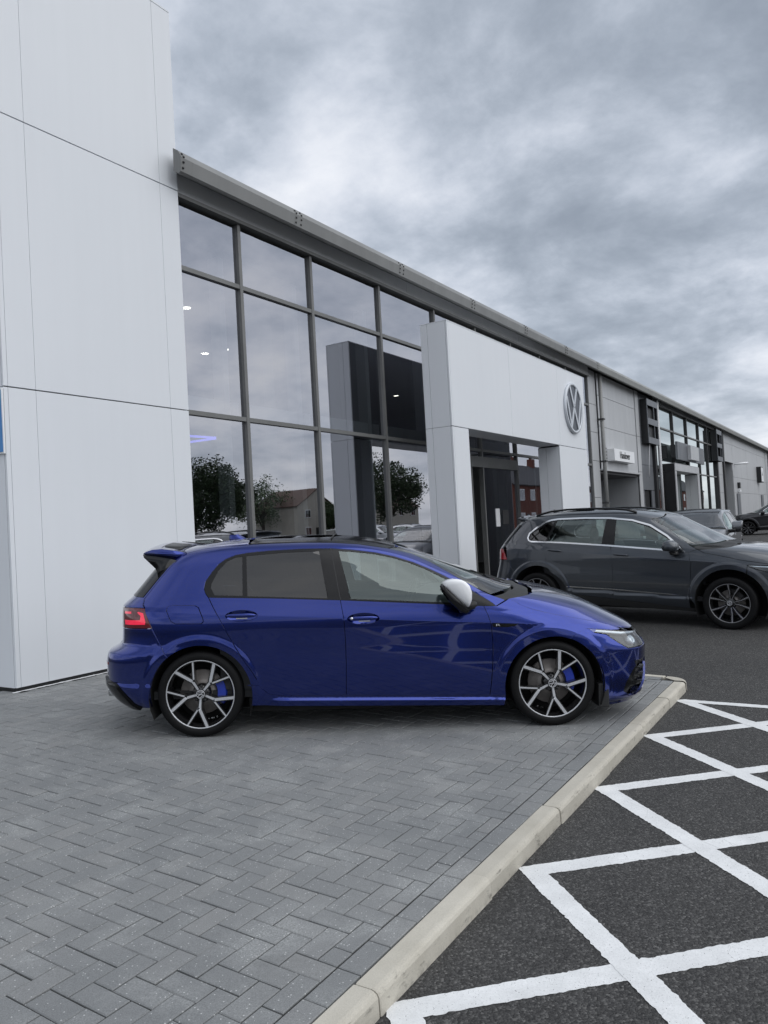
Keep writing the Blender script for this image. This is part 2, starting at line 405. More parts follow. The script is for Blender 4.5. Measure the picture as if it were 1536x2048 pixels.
# ------------------------------------------------------------------ kerb
kerb = tag(empty('kerb', (2.15, 1.55, -.175)), kind='structure')
def kerb_mesh(L, name='kerb_stone'):
    # cross-section (y, z): y=0 back edge, bull-nosed exposed arris
    pr = [(0, -.2), (0, -.003), (-.003, 0), (-.072, 0), (-.084, -.003), (-.094, -.010), (-.1, -.021), (-.106, -.21)]
    bm = bmesh.new(); n = len(pr); st = [.002, .008] + [L*i/6 for i in range(1, 6)] + [L-.008, L-.002]
    rows = []
    for q, xx in enumerate(st):
        ins = .0025 if q in (0, len(st)-1) else 0
        rows.append([bm.verts.new((xx, p[0]+(ins if p[0] < -.05 else -ins), p[1]-(ins if p[1] > -.1 else 0))) for p in pr])
    for a, c in zip(rows, rows[1:]):
        for i in range(n-1): bm.faces.new((a[i], a[i+1], c[i+1], c[i]))
    bm.faces.new(rows[0]); bm.faces.new(list(reversed(rows[-1])))
    bmesh.ops.recalc_face_normals(bm, faces=bm.faces)
    me = bpy.data.meshes.new(name); bm.to_mesh(me); bm.free(); me.materials.append(KERB); return me
km = kerb_mesh(.915)
def kloc(o, x, y, z): o.location = Vector((x, y, z))-kerb.location
xk = 2.151-.915*4
while xk < 7.2:
    L = .915 if xk < 6.5 else 7.40-xk
    o = link('kerb_stone', km if L == .915 else kerb_mesh(L), kerb)
    kloc(o, xk, kerb_y(xk)+random.uniform(-.003, .003), zpave(kerb_y(xk))+random.uniform(-.003, .002)); o.rotation_euler = (random.gauss(0, .006), random.gauss(0, .002), .0115+random.gauss(0, .002)); xk += .915
# mitred corner stone, then the stones of the end kerb
def corner():
    pr = [(0, -.2), (0, 0), (.072, 0), (.084, -.003), (.094, -.010), (.1, -.021), (.106, -.21)]
    bm = bmesh.new(); rows = []
    R0 = .10
    for k in range(9):
        a = -math.pi/2+math.pi/2*k/8
        rows.append([bm.verts.new((7.43+(R0+p[0])*math.cos(a)-.0, 1.765+(R0+p[0])*math.sin(a), p[1]-.0845)) for p in pr])
    for a, c in zip(rows, rows[1:]):
        for i in range(len(pr)-1): bm.faces.new((a[i], a[i+1], c[i+1], c[i]))
    bm.faces.new([r[1] for r in rows])
    bmesh.ops.recalc_face_normals(bm, faces=bm.faces)
    me = bpy.data.meshes.new('kerb_corner'); bm.to_mesh(me); bm.free(); me.materials.append(KERB); o = link('kerb_corner', me, kerb); o.location = -kerb.location
corner()
yk = 1.78
for k in range(6):
    o = link('kerb_stone', km, kerb); kloc(o, 7.53, yk, zpave(yk)+.001); o.rotation_euler = (0, -.0323 if yk < 5 else 0, math.pi/2); yk += .915

# ------------------------------------------------------------------ road markings
def marking(name, a, b_, w, seed, lift=.004):
    """a painted line from a to b as a sheet with ragged edges lying on the asphalt"""
    random.seed(seed); a, b_ = Vector(a), Vector(b_); d = b_-a; L = d.length; d /= L; n = Vector((-d.y, d.x)); k = max(6, int(L/.012))
    v, f = [], []
    el, er = 0, 0
    for i in range(k+1):
        t = i/k; el = el*.35+random.gauss(0, .0020); er = er*.35+random.gauss(0, .0020)
        for s_, e in ((1, el), (0, 0), (-1, er)):
            p = a+d*(L*t)+n*(s_*w/2+e)
            if i in (0, k) : p += d*random.gauss(0, .006)
            v.append((p.x, p.y, zroad(p.x, p.y)+lift))
        if i: f += [(3*i-3, 3*i-2, 3*i+1, 3*i), (3*i-2, 3*i-1, 3*i+2, 3*i+1)]
    b = MB(); b.add(v, f); return tag(b.build(name, PAINT), kind='structure')
HX = [1.03, 2.215, 3.39, 4.60, 5.83, 7.015]; HY = [1.47, 1.455, 1.455, 1.475, 1.49, 1.51]
SL = 1.045           # lattice slope: run in y per run in x
for i, (hx, hy) in enumerate(zip(HX, HY)):
    run = 3.6
    if i < 5: marking('hatch_marking', (hx-.03, hy+.03), (hx+run, hy-run*SL*1.01), .108, 10+i, .002)
    if i > 0: marking('hatch_marking', (hx+.03, hy+.03), (hx-run, hy-run*SL*1.0), .108, 30+i, .0032)
marking('hatch_marking', (7.02, 1.50), (6.93, -3.2), .10, 50, .0044)
# ------------------------------------------------------------------ sign tower at the left
Z0 = .034
def panels_x(parent, xs, zs, y, mat, gap=.006, th=.03, name='cladding_panel', bev=.002, hg=.013):
    """flat panels in the x-z plane facing -Y, one object each"""
    for (xa, xb) in zip(xs, xs[1:]):
        for (za, zb) in zip(zs, zs[1:]):
            box(name, mat, parent, xa+gap/2, xb-gap/2, y, y+th, za+hg/2, zb-hg/2, bev)
def panels_y(parent, ys, zs, x, mat, gap=.006, th=.03, name='cladding_panel', bev=.002):
    for (ya, yb) in zip(ys, ys[1:]):
        for (za, zb) in zip(zs, zs[1:]):
            box(name, mat, parent, x, x+th, ya+gap/2, yb-gap/2, za+gap/2, zb-gap/2, bev)
tower = tag(empty('sign_tower', ((TX0+TX1)/2, TY+1.0, Z0)), 'tall white panelled tower at the left edge, taller than the showroom eaves', 'tower')
TZ = [Z0+.035, 3.126, 5.98, 8.322]
panels_x(tower, [TX0, TX0+.05], TZ, TY, PANEL, .004)
panels_x(tower, [TX0+.05, 4.853, 6.69, TX1], TZ, TY, PANEL, .0035)
panels_y(tower, [TY+.036, TY+.9, TY+2.0], TZ, TX0, PANEL, .006)
box('side_wall', PANEL, tower, TX1-.034, TX1, TY+.034, TY+2.0, Z0+.03, 8.32)
box('backing', BLACK, tower, TX0+.034, TX1-.038, TY+.034, TY+1.98, Z0+.02, 8.30)
box('base_plinth', BLACK, tower, TX0+.02, TX1-.02, TY+.02, TY+1.95, Z0-.06, Z0+.036)
box('coping', PANEL, tower, TX0, TX1, TY, TY+2.0, 8.324, 8.345)
mort = MB(); random.seed(3); xx = TX0-.05; pts = []
while xx < TX1: pts.append((xx, TY-.012-random.uniform(.004, .03), TY+.012-random.uniform(0, .012))); xx += .03
for (xa, a0, a1), (xb, b0, b1) in zip(pts, pts[1:]):
    mort.add([(xa, a0, zpave(a0)+.004), (xb, b0, zpave(b0)+.004), (xb, b1, Z0+.007), (xa, a1, Z0+.007)], [(0, 1, 2, 3)])
mort.build('base_mortar', WHITE, tower)
bs = tag(empty('blue_sign', (TX0-.02, TY+.36, 2.79)), 'blue sign with white edge on the side of the white tower', 'sign')
box('sign_board', WHITE, bs, TX0-.022, TX0-.002, TY+.002, TY+.72, 2.44, 3.105, .002)
box('sign_face', BLUE_SIGN, bs, TX0-.027, TX0-.0225, TY+.014, TY+.705, 2.458, 3.088)

# ------------------------------------------------------------------ showroom building
GY = 7.488
bld = tag(empty('showroom_building', (16, GY+2, Z0)), 'long grey showroom building with glazed front, metal eaves gutter and silver cladding', 'building')
MX = [6.93, 8.20, 9.86, 11.89, 13.98, 15.92, 17.93, 19.9, 21.95, 24.0]
TR = [.22, 3.13, 5.03, 5.90]
def pane(x0, x1, z0, z1, y, mat, parent, name='window_pane'):
    b = MB(); b.add([(x0, y, z0), (x1, y, z0), (x1, y, z1), (x0, y, z1)], [(0, 1, 2, 3)])
    o = b.build(name, mat, parent, loc=((x0+x1)/2, y, (z0+z1)/2)); o.rotation_euler = (random.gauss(0, .0009), 0, random.gauss(0, .0011)); return o
random.seed(8)
for x in MX: 
    if x not in (15.92,): box('mullion', FRAME, bld, x-.030, x+.030, GY-.05, GY+.10, Z0, 5.93)
    else: box('mullion', FRAME, bld, x-.030, x+.030, GY-.05, GY+.10, 2.74, 5.93)
for (xa, xb) in zip(MX, MX[1:]):
    for z in TR[1:3]: box('transom', FRAME, bld, xa+.0305, xb-.0305, GY-.044, GY+.09, z-.030, z+.030)
    if not (13.9 < xa < 15.95): box('sill_rail', FRAME, bld, xa+.0305, xb-.0305, GY-.044, GY+.09, Z0, .22)
    for za, zb in zip(TR, TR[1:]):
        if za == .22 and 13.9 < xa < 15.95: continue
        pane(xa+.03, xb-.03, za+.03, zb-.02, GY, GLASS, bld)
# automatic entrance door behind the portal
door = [(13.98, 15.33), (15.33, 15.92), (15.92, 17.93)]
box('door_head', FRAME, bld, 14.016, 17.894, GY-.06, GY+.2, 2.74, 2.98)
pane(14.01, 17.9, 2.98, 3.10, GY, GLASS, bld)
pane(14.03, 15.33, .12, 2.74, GY, GLASS, bld, 'door_leaf'); pane(15.95, 17.9, .12, 2.74, GY, GLASS, bld, 'door_leaf')
for x in (15.33, 15.93): box('door_stile', FRAME, bld, x-.025, x+.025, GY-.05, GY+.06, Z0, 2.738)
for xa, xb in ((14.016, 15.30), (15.96, 17.894)): box('door_rail', FRAME, bld, xa, xb, GY-.04, GY+.05, Z0, .13)
for (xx, zz_, w_, h_, m_) in ((16.55, 1.38, .22, .42, WHITE), (16.95, 1.42, .34, .34, DARK_GREY), (16.9, .92, .10, .08, DARK_GREY)):
    box('door_notice', m_, bld, xx, xx+w_, GY-.012, GY-.004, zz_, zz_+h_)
# head beam, ribbed fascia, soffit
box('head_beam', FRAME, bld, 6.95, 24.05, GY-.10, GY+.1, 5.936, 5.985)
for xa, xb in zip([6.95, 12.9, 18.5, 24.1], [12.9, 18.5, 24.1]):
    box('fascia_panel', RIB, bld, xa+.006, xb-.006, GY-.05, GY+.05, 5.988, 6.36)
box('fascia_sill', CLAD, bld, 6.95, 24.06, GY-.085, GY-.052, 5.99, 6.03)
# eaves gutter in bolted lengths
BOLT = None
def gutter(x0, x1, mat, first=False):
    pr = [(7.22, 6.43), (7.135, 6.375), (7.072, 6.27), (7.10, 6.105), (7.13, 6.085), (7.455, 6.265), (7.46, 6.43)]
    if first:
        g = MB(); g.prism([p for p in pr[:5]]+[(7.22, 6.13)], 'x', x0+.001, 7.0); g.prism(pr, 'x', 7.001, x1-.001); g = g.build('gutter_section', mat, bld)
    else: g = MB().prism(pr, 'x', x0+.001, x1-.001).build('gutter_section', mat, bld)
    global BOLT
    if BOLT is None: BOLT = MB().lathe([(.016, 0), (.016, -.012), (.008, -.016), (0, -.017)], 'y', 8).mesh('bolt', BLACK)
    for xx in (x0+.06, x0-.06) if not first else (x0+.03,):
        for y_, z_ in ((7.108, 6.33), (7.078, 6.285), (7.082, 6.22), (7.094, 6.15)):
            if x0 < 25: bo = link('bolt', BOLT, g); bo.location = Vector((xx, y_, z_))-origin(g)
    s_ = MB().prism([(y_-.0025, z_-.001) for y_, z_ in pr[:5]]+[(7.13, 6.10), (7.22, 6.42)], 'x', x0-.085, x0+.085) if not first else MB().prism([(y_-.003, z_) for y_, z_ in pr[:5]]+[(7.22, 6.13)], 'x', x0-.008, x0+.0)
    s_.build('joint_sleeve' if not first else 'end_cap', mat, g)
gx = [6.82, 9.15, 12.15, 15.14, 18.13, 21.11, 24.05] + [24.05+2.99*i for i in range(1, 28)]
for i, (a, c) in enumerate(zip(gx, gx[1:])): gutter(a, c, GUTTER if a < 24 else GUTTER_LITE, i == 0)
# low roof behind the gutter
MB().prism([(7.45, 6.40), (7.45, 6.5), (22, 8.0), (22, 7.9)], 'x', 7.0, gx[-1]).build('roof', GUTTER, bld)
# corner strip and downpipe right of the glazing
panels_x(bld, [24.08, 24.82], [Z0, 2.1, 3.28, 4.2, 5.1, 6.2], GY-.03, CLAD)
dp = MB(); dp.tube([(24.93, GY-.16, Z0-.05), (24.93, GY-.16, 6.12)], .062, 12); d = dp.build('downpipe', GUTTER, bld)
for z in (1.9, 3.25, 4.62): box('pipe_bracket', DARK_GREY, d, 24.84, 25.02, GY-.235, GY-.03, z, z+.05)
# the vehicle bay with its sign
YC = GY-.02
panels_x(bld, [25.02, 29.65], [3.04, 4.45, 5.47, 6.2], YC, CLAD, .012)
box('bay_flashing', CLAD, bld, 24.85, 29.75, YC-.09, YC+.03, 2.985, 3.035)
panels_x(bld, [29.66, 30.12], [Z0, 3.1, 4.45, 6.2], YC-.03, CLAD, .01)
panels_x(bld, [30.13, 32.0], [2.42, 3.4, 4.9, 6.2], YC, CLAD_DARK, .012); box('wall_strip', CLAD_DARK, bld, 31.52, 32.0, YC, YC+.04, Z0, 2.41)
box('wall_strip', CLAD_DARK, bld, 30.13, 30.40, YC, YC+.04, Z0, 2.41)
box('side_door', BLACK, bld, 30.41, 31.5, YC+.08, YC+.12, Z0, 2.40)
# inside of the bay
box('bay_side_wall', ROOM, bld, 24.9, 24.98, YC+.04, YC+3.2, Z0, 3.0); box('bay_side_wall', CLAD, bld, 29.68, 29.76, YC+.04, YC+3.2, Z0, 3.0)
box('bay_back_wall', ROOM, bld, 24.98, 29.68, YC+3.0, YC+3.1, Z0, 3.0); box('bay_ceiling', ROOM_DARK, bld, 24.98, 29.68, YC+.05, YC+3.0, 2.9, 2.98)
box('bay_floor', ROOM_FLOOR, bld, 24.98, 29.68, YC-.02, YC+3.0, -.05, Z0+.004)
box('bay_door', FRAME_DARK, bld, 25.6, 27.0, YC+2.9, YC+2.98, Z0, 2.2); box('blue_poster', BLUE_SIGN, bld, 25.75, 26.85, YC+2.86, YC+2.895, .9, 2.05)
for x in (28.3, 28.62): box('roller_guide', BLACK, bld, x, x+.09, YC+2.3, YC+2.42, Z0, 2.89)
# grille beside the sign
gr = box('vent_grille', CLAD, bld, 25.2, 25.62, YC-.035, YC-.005, 3.3, 3.86)
for k in range(4): box('slat', BLACK, gr, 25.25, 25.56, YC-.045, YC-.036, 3.38+.11*k, 3.43+.11*k)
# black corner posts either side of the far glazing
for x in (32.06, 46.66, 48.95): box('corner_post', FRAME_DARK, bld, x, x+.32, YC-.10, YC+.1, Z0, 6.15)
dp = MB(); dp.tube([(32.5, GY-.2, Z0-.05), (32.5, GY-.2, 6.12)], .07, 10).build('downpipe', CLAD, bld)
MX2 = [32.4, 35.98, 38.97, 41.94, 44.23, 46.62]
for x in MX2: box('mullion', FRAME_DARK, bld, x-.05, x+.05, GY-.07, GY+.1, Z0, 5.98)
for xa, xb in zip(MX2, MX2[1:]):
    for z in (5.09, 3.36): box('transom', FRAME, bld, xa+.051, xb-.051, GY-.06, GY+.09, z-.03, z+.03)
    for za, zb in ((.12, 3.33), (3.39, 5.06), (5.12, 5.96)): pane(xa+.05, xb-.05, za, zb, GY, GLASS_FAR, bld)
    box('sill_rail', FRAME_DARK, bld, xa+.051, xb-.051, GY-.06, GY+.09, Z0, .12)
    box('fascia_panel', CLAD_DARK, bld, xa+.02, xb-.02, GY-.09, GY+.05, 6.03, 6.36)
box('head_beam', FRAME_DARK, bld, 32.35, 46.66, GY-.1, GY+.08, 5.981, 6.028)
# the cladding beyond
panels_x(bld, [47.0, 48.93], [Z0, 2.5, 3.54, 4.4, 5.55, 6.3], YC, CLAD, .02)
panels_x(bld, [49.3, 52.84], [4.44, 5.55, 6.3], YC, CLAD, .02)
box('recess_wall', CLAD, bld, 52.80, 52.9, YC+.04, YC+4, Z0, 4.42); box('recess_back', CLAD_DARK, bld, 49.3, 52.8, YC+4, YC+4.1, Z0, 4.42); box('recess_trim', CLAD, bld, 49.2, 53.0, YC-.05, YC+.05, 4.405, 4.435)
panels_x(bld, [52.86, 53.29, 59.1, 65.0, 70.2], [Z0, 2.55, 3.54, 5.57, 6.3], YC, CLAD, .02)
panels_x(bld, [70.9, 76, 82, 88, 94, 100, 106], [Z0, 2.55, 3.54, 5.57, 6.3], YC, CLAD, .03)
box('wall_strip', CLAD, bld, 70.2, 70.9, YC-.02, YC+.1, Z0, 6.3)
MB().tube([(70.9, GY-.2, Z0-.05), (70.9, GY-.2, 6.12)], .08, 8).build('downpipe', GUTTER, bld)
box('side_door', CLAD_DARK, bld, 53.75, 54.95, YC-.06, YC-.01, Z0, 2.5); box('side_door', CLAD_DARK, bld, 66.0, 67.25, YC-.06, YC-.01, Z0, 2.5)
box('wall_box', BLACK, bld, 54.3, 54.75, YC-.15, YC-.01, 2.85, 3.22); box('wall_box', WHITE, bld, 54.3, 54.85, YC-.15, YC-.01, 2.62, 2.75)
MB().tube([(53.4, GY-.05, 4.35), (53.6, GY-.5, 4.40), (54.2, GY-.7, 4.42)], [.05, .07, .08], 10).build('wall_lamp', WHITE, bld)
# back, end and inner walls close the volume
box('back_wall', ROOM, bld, 7.0, gx[-1], 21.8, 22, Z0, 7.9); box('end_wall', CLAD, bld, gx[-1]-.2, gx[-1], YC+.2, 21.8, Z0, 6.4)
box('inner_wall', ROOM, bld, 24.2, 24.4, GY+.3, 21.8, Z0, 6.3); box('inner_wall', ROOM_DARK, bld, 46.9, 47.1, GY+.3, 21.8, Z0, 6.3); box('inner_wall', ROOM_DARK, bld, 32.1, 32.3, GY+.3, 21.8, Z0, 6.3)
box('inner_wall', ROOM, bld, 7.0, 7.1, TY+2.1, 21.8, Z0, 6.3); MB().prism([(TY+2.0, -.05), (22, -.05), (22, 8.02), (TY+2.0, 6.72)], 'x', 6.9, 6.995).build('end_wall', CLAD, bld)
box('showroom_floor', ROOM_FLOOR, bld, 7.1, 24.2, GY+.13, 21.8, Z0-.05, Z0+.01); box('showroom_floor', ROOM_FLOOR, bld, 32.3, 46.9, GY+.13, 21.8, Z0-.05, Z0+.01)
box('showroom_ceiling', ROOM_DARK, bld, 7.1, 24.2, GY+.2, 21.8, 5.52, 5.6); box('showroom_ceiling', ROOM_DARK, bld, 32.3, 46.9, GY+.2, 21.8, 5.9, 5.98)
for (x, y) in ((9.5, 9.26), (9.48, 9.91), (12.07, 12.11), (12.12, 11.56), (15.02, 12.1), (17.5, 12.1), (20, 12.1), (20, 9.5)):
    b = MB(); b.lathe([(.11, 5.519), (.11, 5.505), (.085, 5.505), (.08, 5.515)], 'z', 16, 0, True, (x, y, 0)); dl = b.build('downlight', WHITE, bld)
    b = MB(); b.lathe([(.083, 5.512), (0, 5.512)], 'z', 16, 0, True, (x, y, 0)); b.build('lens', LAMP, dl)
led = MB(); P3 = [(10.80, 10.59, 3.4), (10.14, 10.67, 3.4), (9.6, 12.1, 3.4), (10.76, 11.33, 3.4)]
led = MB(); led.tube([(10.80, 10.59, 3.4), (9.2, 10.78, 3.4)], .022, 6); led.tube([(10.80, 10.59, 3.4), (10.70, 12.4, 3.4)], .022, 6)
led.build('ceiling_light', LED, bld)
for x in (10.6, 13.4, 16.6, 20.2): box('column', ROOM, bld, x-.15, x+.15, GY+1.6, GY+1.9, Z0, 5.52)
for xa, xb in zip(MX, MX[1:]):
    box('inner_stanchion', WHITE, bld, xb-.16, xb-.05, GY+.24, GY+.44, Z0, 5.5)
    box('inner_rail', WHITE, bld, xa+.0, xb-.17, GY+.24, GY+.42, 3.16, 3.42)
box('showroom_desk', WHITE, bld, 12.2, 13.6, 11.2, 12.0, Z0, 1.15); box('display_board', WHITE, bld, 11.2, 11.24, 12.0, 13.0, Z0, 2.6)

# ------------------------------------------------------------------ white entrance portal
PX0, PX1, PY0, PY1, PZ, PJ = 12.02, 19.48, 6.163, 6.70, 5.075, 3.21
por = tag(empty('entrance_portal', ((PX0+PX1)/2, (PY0+PY1)/2, Z0)), 'white freestanding entrance portal in front of the showroom glass, bearing the round emblem', 'portal')
def pframe(por, PX0, PX1, PY0, PY1, PZ, PJ, ox0, ox1, joints, mat, inner, side, trim=.05):
    t = .03
    # front: two legs and the lintel
    panels_x(por, [PX0, PX0+trim], [Z0, PJ, PZ], PY0, mat, .006)
    panels_x(por, [PX0+trim, ox0], [Z0, PJ], PY0, mat, .006); panels_x(por, [ox1, PX1], [Z0, PJ], PY0, mat, .006)
    panels_x(por, [PX0+trim]+joints+[PX1], [PJ, PZ], PY0, mat, .006)
    # outer sides
    panels_y(por, [PY0+t+.004, PY1-.14, PY1], [Z0, PJ, PZ], PX0, side, .006); panels_y(por, [PY0+t+.004, PY1], [Z0, PJ, PZ], PX1-t, side, .006)
    # inner reveals and soffit
    panels_y(por, [PY0+t+.004, PY1-.2, PY1], [Z0, PJ-.03], ox0-t, inner, .006); panels_y(por, [PY0+t+.004, PY1-.2, PY1], [Z0, PJ-.03], ox1, inner, .006)
    box('soffit', inner, por, ox0-.03, ox1+.03, PY0+t+.004, PY1, PJ+.002, PJ+.03)
    # back and core
    box('back_panel', CLAD_DARK, por, PX0+t+.003, PX1-t-.003, PY1-.03, PY1-.002, PJ+.034, PZ); box('back_panel', CLAD_DARK, por, PX0+t+.003, ox0-t-.003, PY1-.03, PY1-.002, Z0, PJ); box('back_panel', CLAD_DARK, por, ox1+t+.003, PX1-t-.003, PY1-.03, PY1-.002, Z0, PJ)
    box('core', BLACK, por, PX0+t+.004, PX1-t-.004, PY0+t+.004, PY1-.034, PJ+.034, PZ-.01)
    box('core', BLACK, por, PX0+t+.004, ox0-t-.004, PY0+t+.004, PY1-.034, Z0, PJ); box('core', BLACK, por, ox1+t+.004, PX1-t-.004, PY0+t+.004, PY1-.034, Z0, PJ)
    box('coping', mat, por, PX0, PX1, PY0, PY1, PZ+.001, PZ+.015)
pframe(por, PX0, PX1, PY0, PY1, PZ, PJ, 12.66, 17.44, [14.70, 17.53], PANEL, PANEL, PANEL)

def stroke(poly, w):
    """outline of a polyline with mitred joints"""
    P = [Vector(p) for p in poly]; L, Rr = [], []
    for i, p in enumerate(P):
        if i == 0: d = (P[1]-p).normalized(); n = Vector((-d.y, d.x)); k = 1
        elif i == len(P)-1: d = (p-P[-2]).normalized(); n = Vector((-d.y, d.x)); k = 1
        else:
            d0, d1 = (p-P[i-1]).normalized(), (P[i+1]-p).normalized(); n0, n1 = Vector((-d0.y, d0.x)), Vector((-d1.y, d1.x)); n = (n0+n1).normalized(); k = min(3.2, 1/max(.2, n.dot(n0)))
        L.append(p+n*w/2*k); Rr.append(p-n*w/2*k)
    return L, Rr
def emblem_parts(parent, C, rad, th, ringm, discm, names=('ring', 'disc', 'letter_v', 'letter_w'), ax='y', sgn=-1):
    """round badge facing sgn*axis; C centre of its back"""
    def P(p, t): return (C[0]+p[0]*rad, C[1]+sgn*t, C[2]+p[1]*rad)
    b = MB(); b.lathe([(rad*.985, 0), (rad, sgn*th*.4), (rad*.985, sgn*th), (rad*.90, sgn*th*1.05), (rad*.885, sgn*th*.7)], 'y', 48, 0, True, C); b.build(names[0], ringm, parent, world=False) if parent.rotation_euler.z else b.build(names[0], ringm, parent)
    b = MB(); b.lathe([(rad*.89, sgn*th*.62), (0, sgn*th*.66)], 'y', 48, 0, True, C); b.build(names[1], discm, parent)
    for nm, poly in ((names[2], [(-.385, .81), (-.02, .09), (.02, .09), (.385, .81)]), (names[3], [(-.80, .385), (-.405, -.74), (-.03, -.02), (.03, -.02), (.405, -.74), (.80, .385)])):
        L, Rr = stroke(poly, .135); b = MB(); n = len(L)
        vs = [P(p, th*.68) for p in L]+[P(p, th*.68) for p in Rr]+[P(p, th*.98) for p in L]+[P(p, th*.98) for p in Rr]
        fs = []
        for i in range(n-1): fs += [(2*n+i, 2*n+i+1, 3*n+i+1, 3*n+i), (i, i+1, 2*n+i+1, 2*n+i), (n+i, 3*n+i, 3*n+i+1, n+i+1)]
        b.add(vs, fs); b.build(nm, ringm, parent)
EMB_SILVER = plain('emblem_silver', (.56, .59, .63), .35, .15, .05, 4); EMB_GREY = plain('emblem_grey', (.085, .095, .115), .4, .2, .1, 4)
em = tag(empty('round_emblem', (18.52, PY0-.002, 4.18)), 'round silver and grey emblem with V and W on the white portal', 'emblem')
emblem_parts(em, (18.52, PY0-.003, 4.18), .63, .06, EMB_SILVER, EMB_GREY)

# ------------------------------------------------------------------ signs and frames on the far wall
hs = tag(empty('handover_sign', (27.0, 7.3, 3.35)), 'white box sign reading Handover above the vehicle bay', 'sign')
box('sign_box', WHITE, hs, 25.75, 28.25, 7.22, YC-.003, 3.33, 3.735, .006)
tm = text_mesh('Handover', .34, BLACKBOARD); t = link('lettering', tm, hs); t.location = Vector((27.0, 7.214, 3.535))-hs.location; t.rotation_euler = (math.pi/2, 0, 0); t.scale = (.92, 1, 1)
def wall_frame(x0, x1, y0, z0, z1, label):
    e = tag(empty('empty_sign', ((x0+x1)/2, YC, z0)), label, 'sign')
    box('side_plate', BLACK, e, x0, x0+.06, y0+.03, YC-.004, z0, z1); box('side_plate', BLACK, e, x1-.06, x1, y0+.03, YC-.004, z0, z1)
    h = (z1-z0)
    for k, (a, c) in enumerate(((0, .14), (.43, .57), (.86, 1.0))): box('cross_plate', CLAD_DARK, e, x0, x1, y0, y0+.028, z0+a*h, z0+c*h)
    for x in (x0, x0+(x1-x0)*.62, x1-.05): 
        for a, c in ((.142, .428), (.572, .858)): box('upright', CLAD_DARK, e, x, x+.05, y0, y0+.028, z0+a*h, z0+c*h)
    box('back_plate', BLACK, e, x0+.062, x1-.062, YC-.12, YC-.10, z0, z1)
    return e
wall_frame(30.45, 32.12, 7.19, 4.22, 5.94, 'black box frame without its sign, nearer of the two high on the far wall')
wall_frame(45.5, 47.1, 7.13, 4.22, 5.94, 'black box frame without its sign, farther of the two high on the far wall')
MB().tube([(30.95, 7.3, 4.2), (31.0, 7.38, 3.4), (31.02, 7.4, 2.95)], .012, 6).build('wall_cable', WHITE, bld)
bp2 = tag(empty('black_portal', (35.4, 7.1, Z0)), 'black sided grey portal in front of the far glazing', 'portal')
pframe(bp2, 32.85, 37.94, 6.80, GY-.12, 3.50, 3.20, 33.1, 37.5, [35.4], CLAD, CLAD, BLACK, .02)
sb = tag(empty('box_sign', (38, 7.2, 3.8)), 'blank grey box sign on brackets over the black portal', 'sign')
box('sign_box', CLAD_DARK, sb, 35.05, 41.1, 7.10, 7.20, 3.80, 4.58, .01); box('sign_panel', CLAD, sb, 37.1, 39.0, 6.95, 7.098, 3.86, 4.5, .01)
for x in (35.1, 37.3, 39.5): box('bracket', BLACK, sb, x, x+.08, 7.202, GY-.075, 3.9, 4.45)
ps = tag(empty('projecting_sign', (64.6, YC, 3.5)), 'tall narrow black and white plate sign on the far cladding', 'sign')
box('sign_box', BLACK, ps, 64.3, 65.6, YC-.32, YC-.004, 3.42, 4.62, .01); box('sign_face', WHITE, ps, 64.35, 65.55, YC-.332, YC-.322, 3.5, 4.55)
b = MB().prism([(64.75, 3.95), (65.15, 3.95), (64.95, 4.3)], 'y', YC-.338, YC-.333); b.build('sign_mark', BLACK, ps)
# ------------------------------------------------------------------ car skins
def pchip(xs, ys):
    n = len(xs); h = [xs[i+1]-xs[i] for i in range(n-1)]; d = [(ys[i+1]-ys[i])/h[i] for i in range(n-1)]; m = [0.0]*n
    for i in range(1, n-1):
        if d[i-1]*d[i] > 0: w1, w2 = 2*h[i]+h[i-1], h[i]+2*h[i-1]; m[i] = (w1+w2)/(w1/d[i-1]+w2/d[i])
    m[0], m[-1] = d[0], d[-1]
    def f(x):
        if x <= xs[0]: return ys[0]+m[0]*(x-xs[0])
        if x >= xs[-1]: return ys[-1]+m[-1]*(x-xs[-1])
        lo, hi = 0, n-1
        while hi-lo > 1:
            k = (lo+hi)//2
            if xs[k] <= x: lo = k
            else: hi = k
        t = (x-xs[lo])/h[lo]; t2 = t*t; t3 = t2*t
        return (2*t3-3*t2+1)*ys[lo]+(t3-2*t2+t)*h[lo]*m[lo]+(-2*t3+3*t2)*ys[lo+1]+(t3-t2)*h[lo]*m[lo+1]
    return f
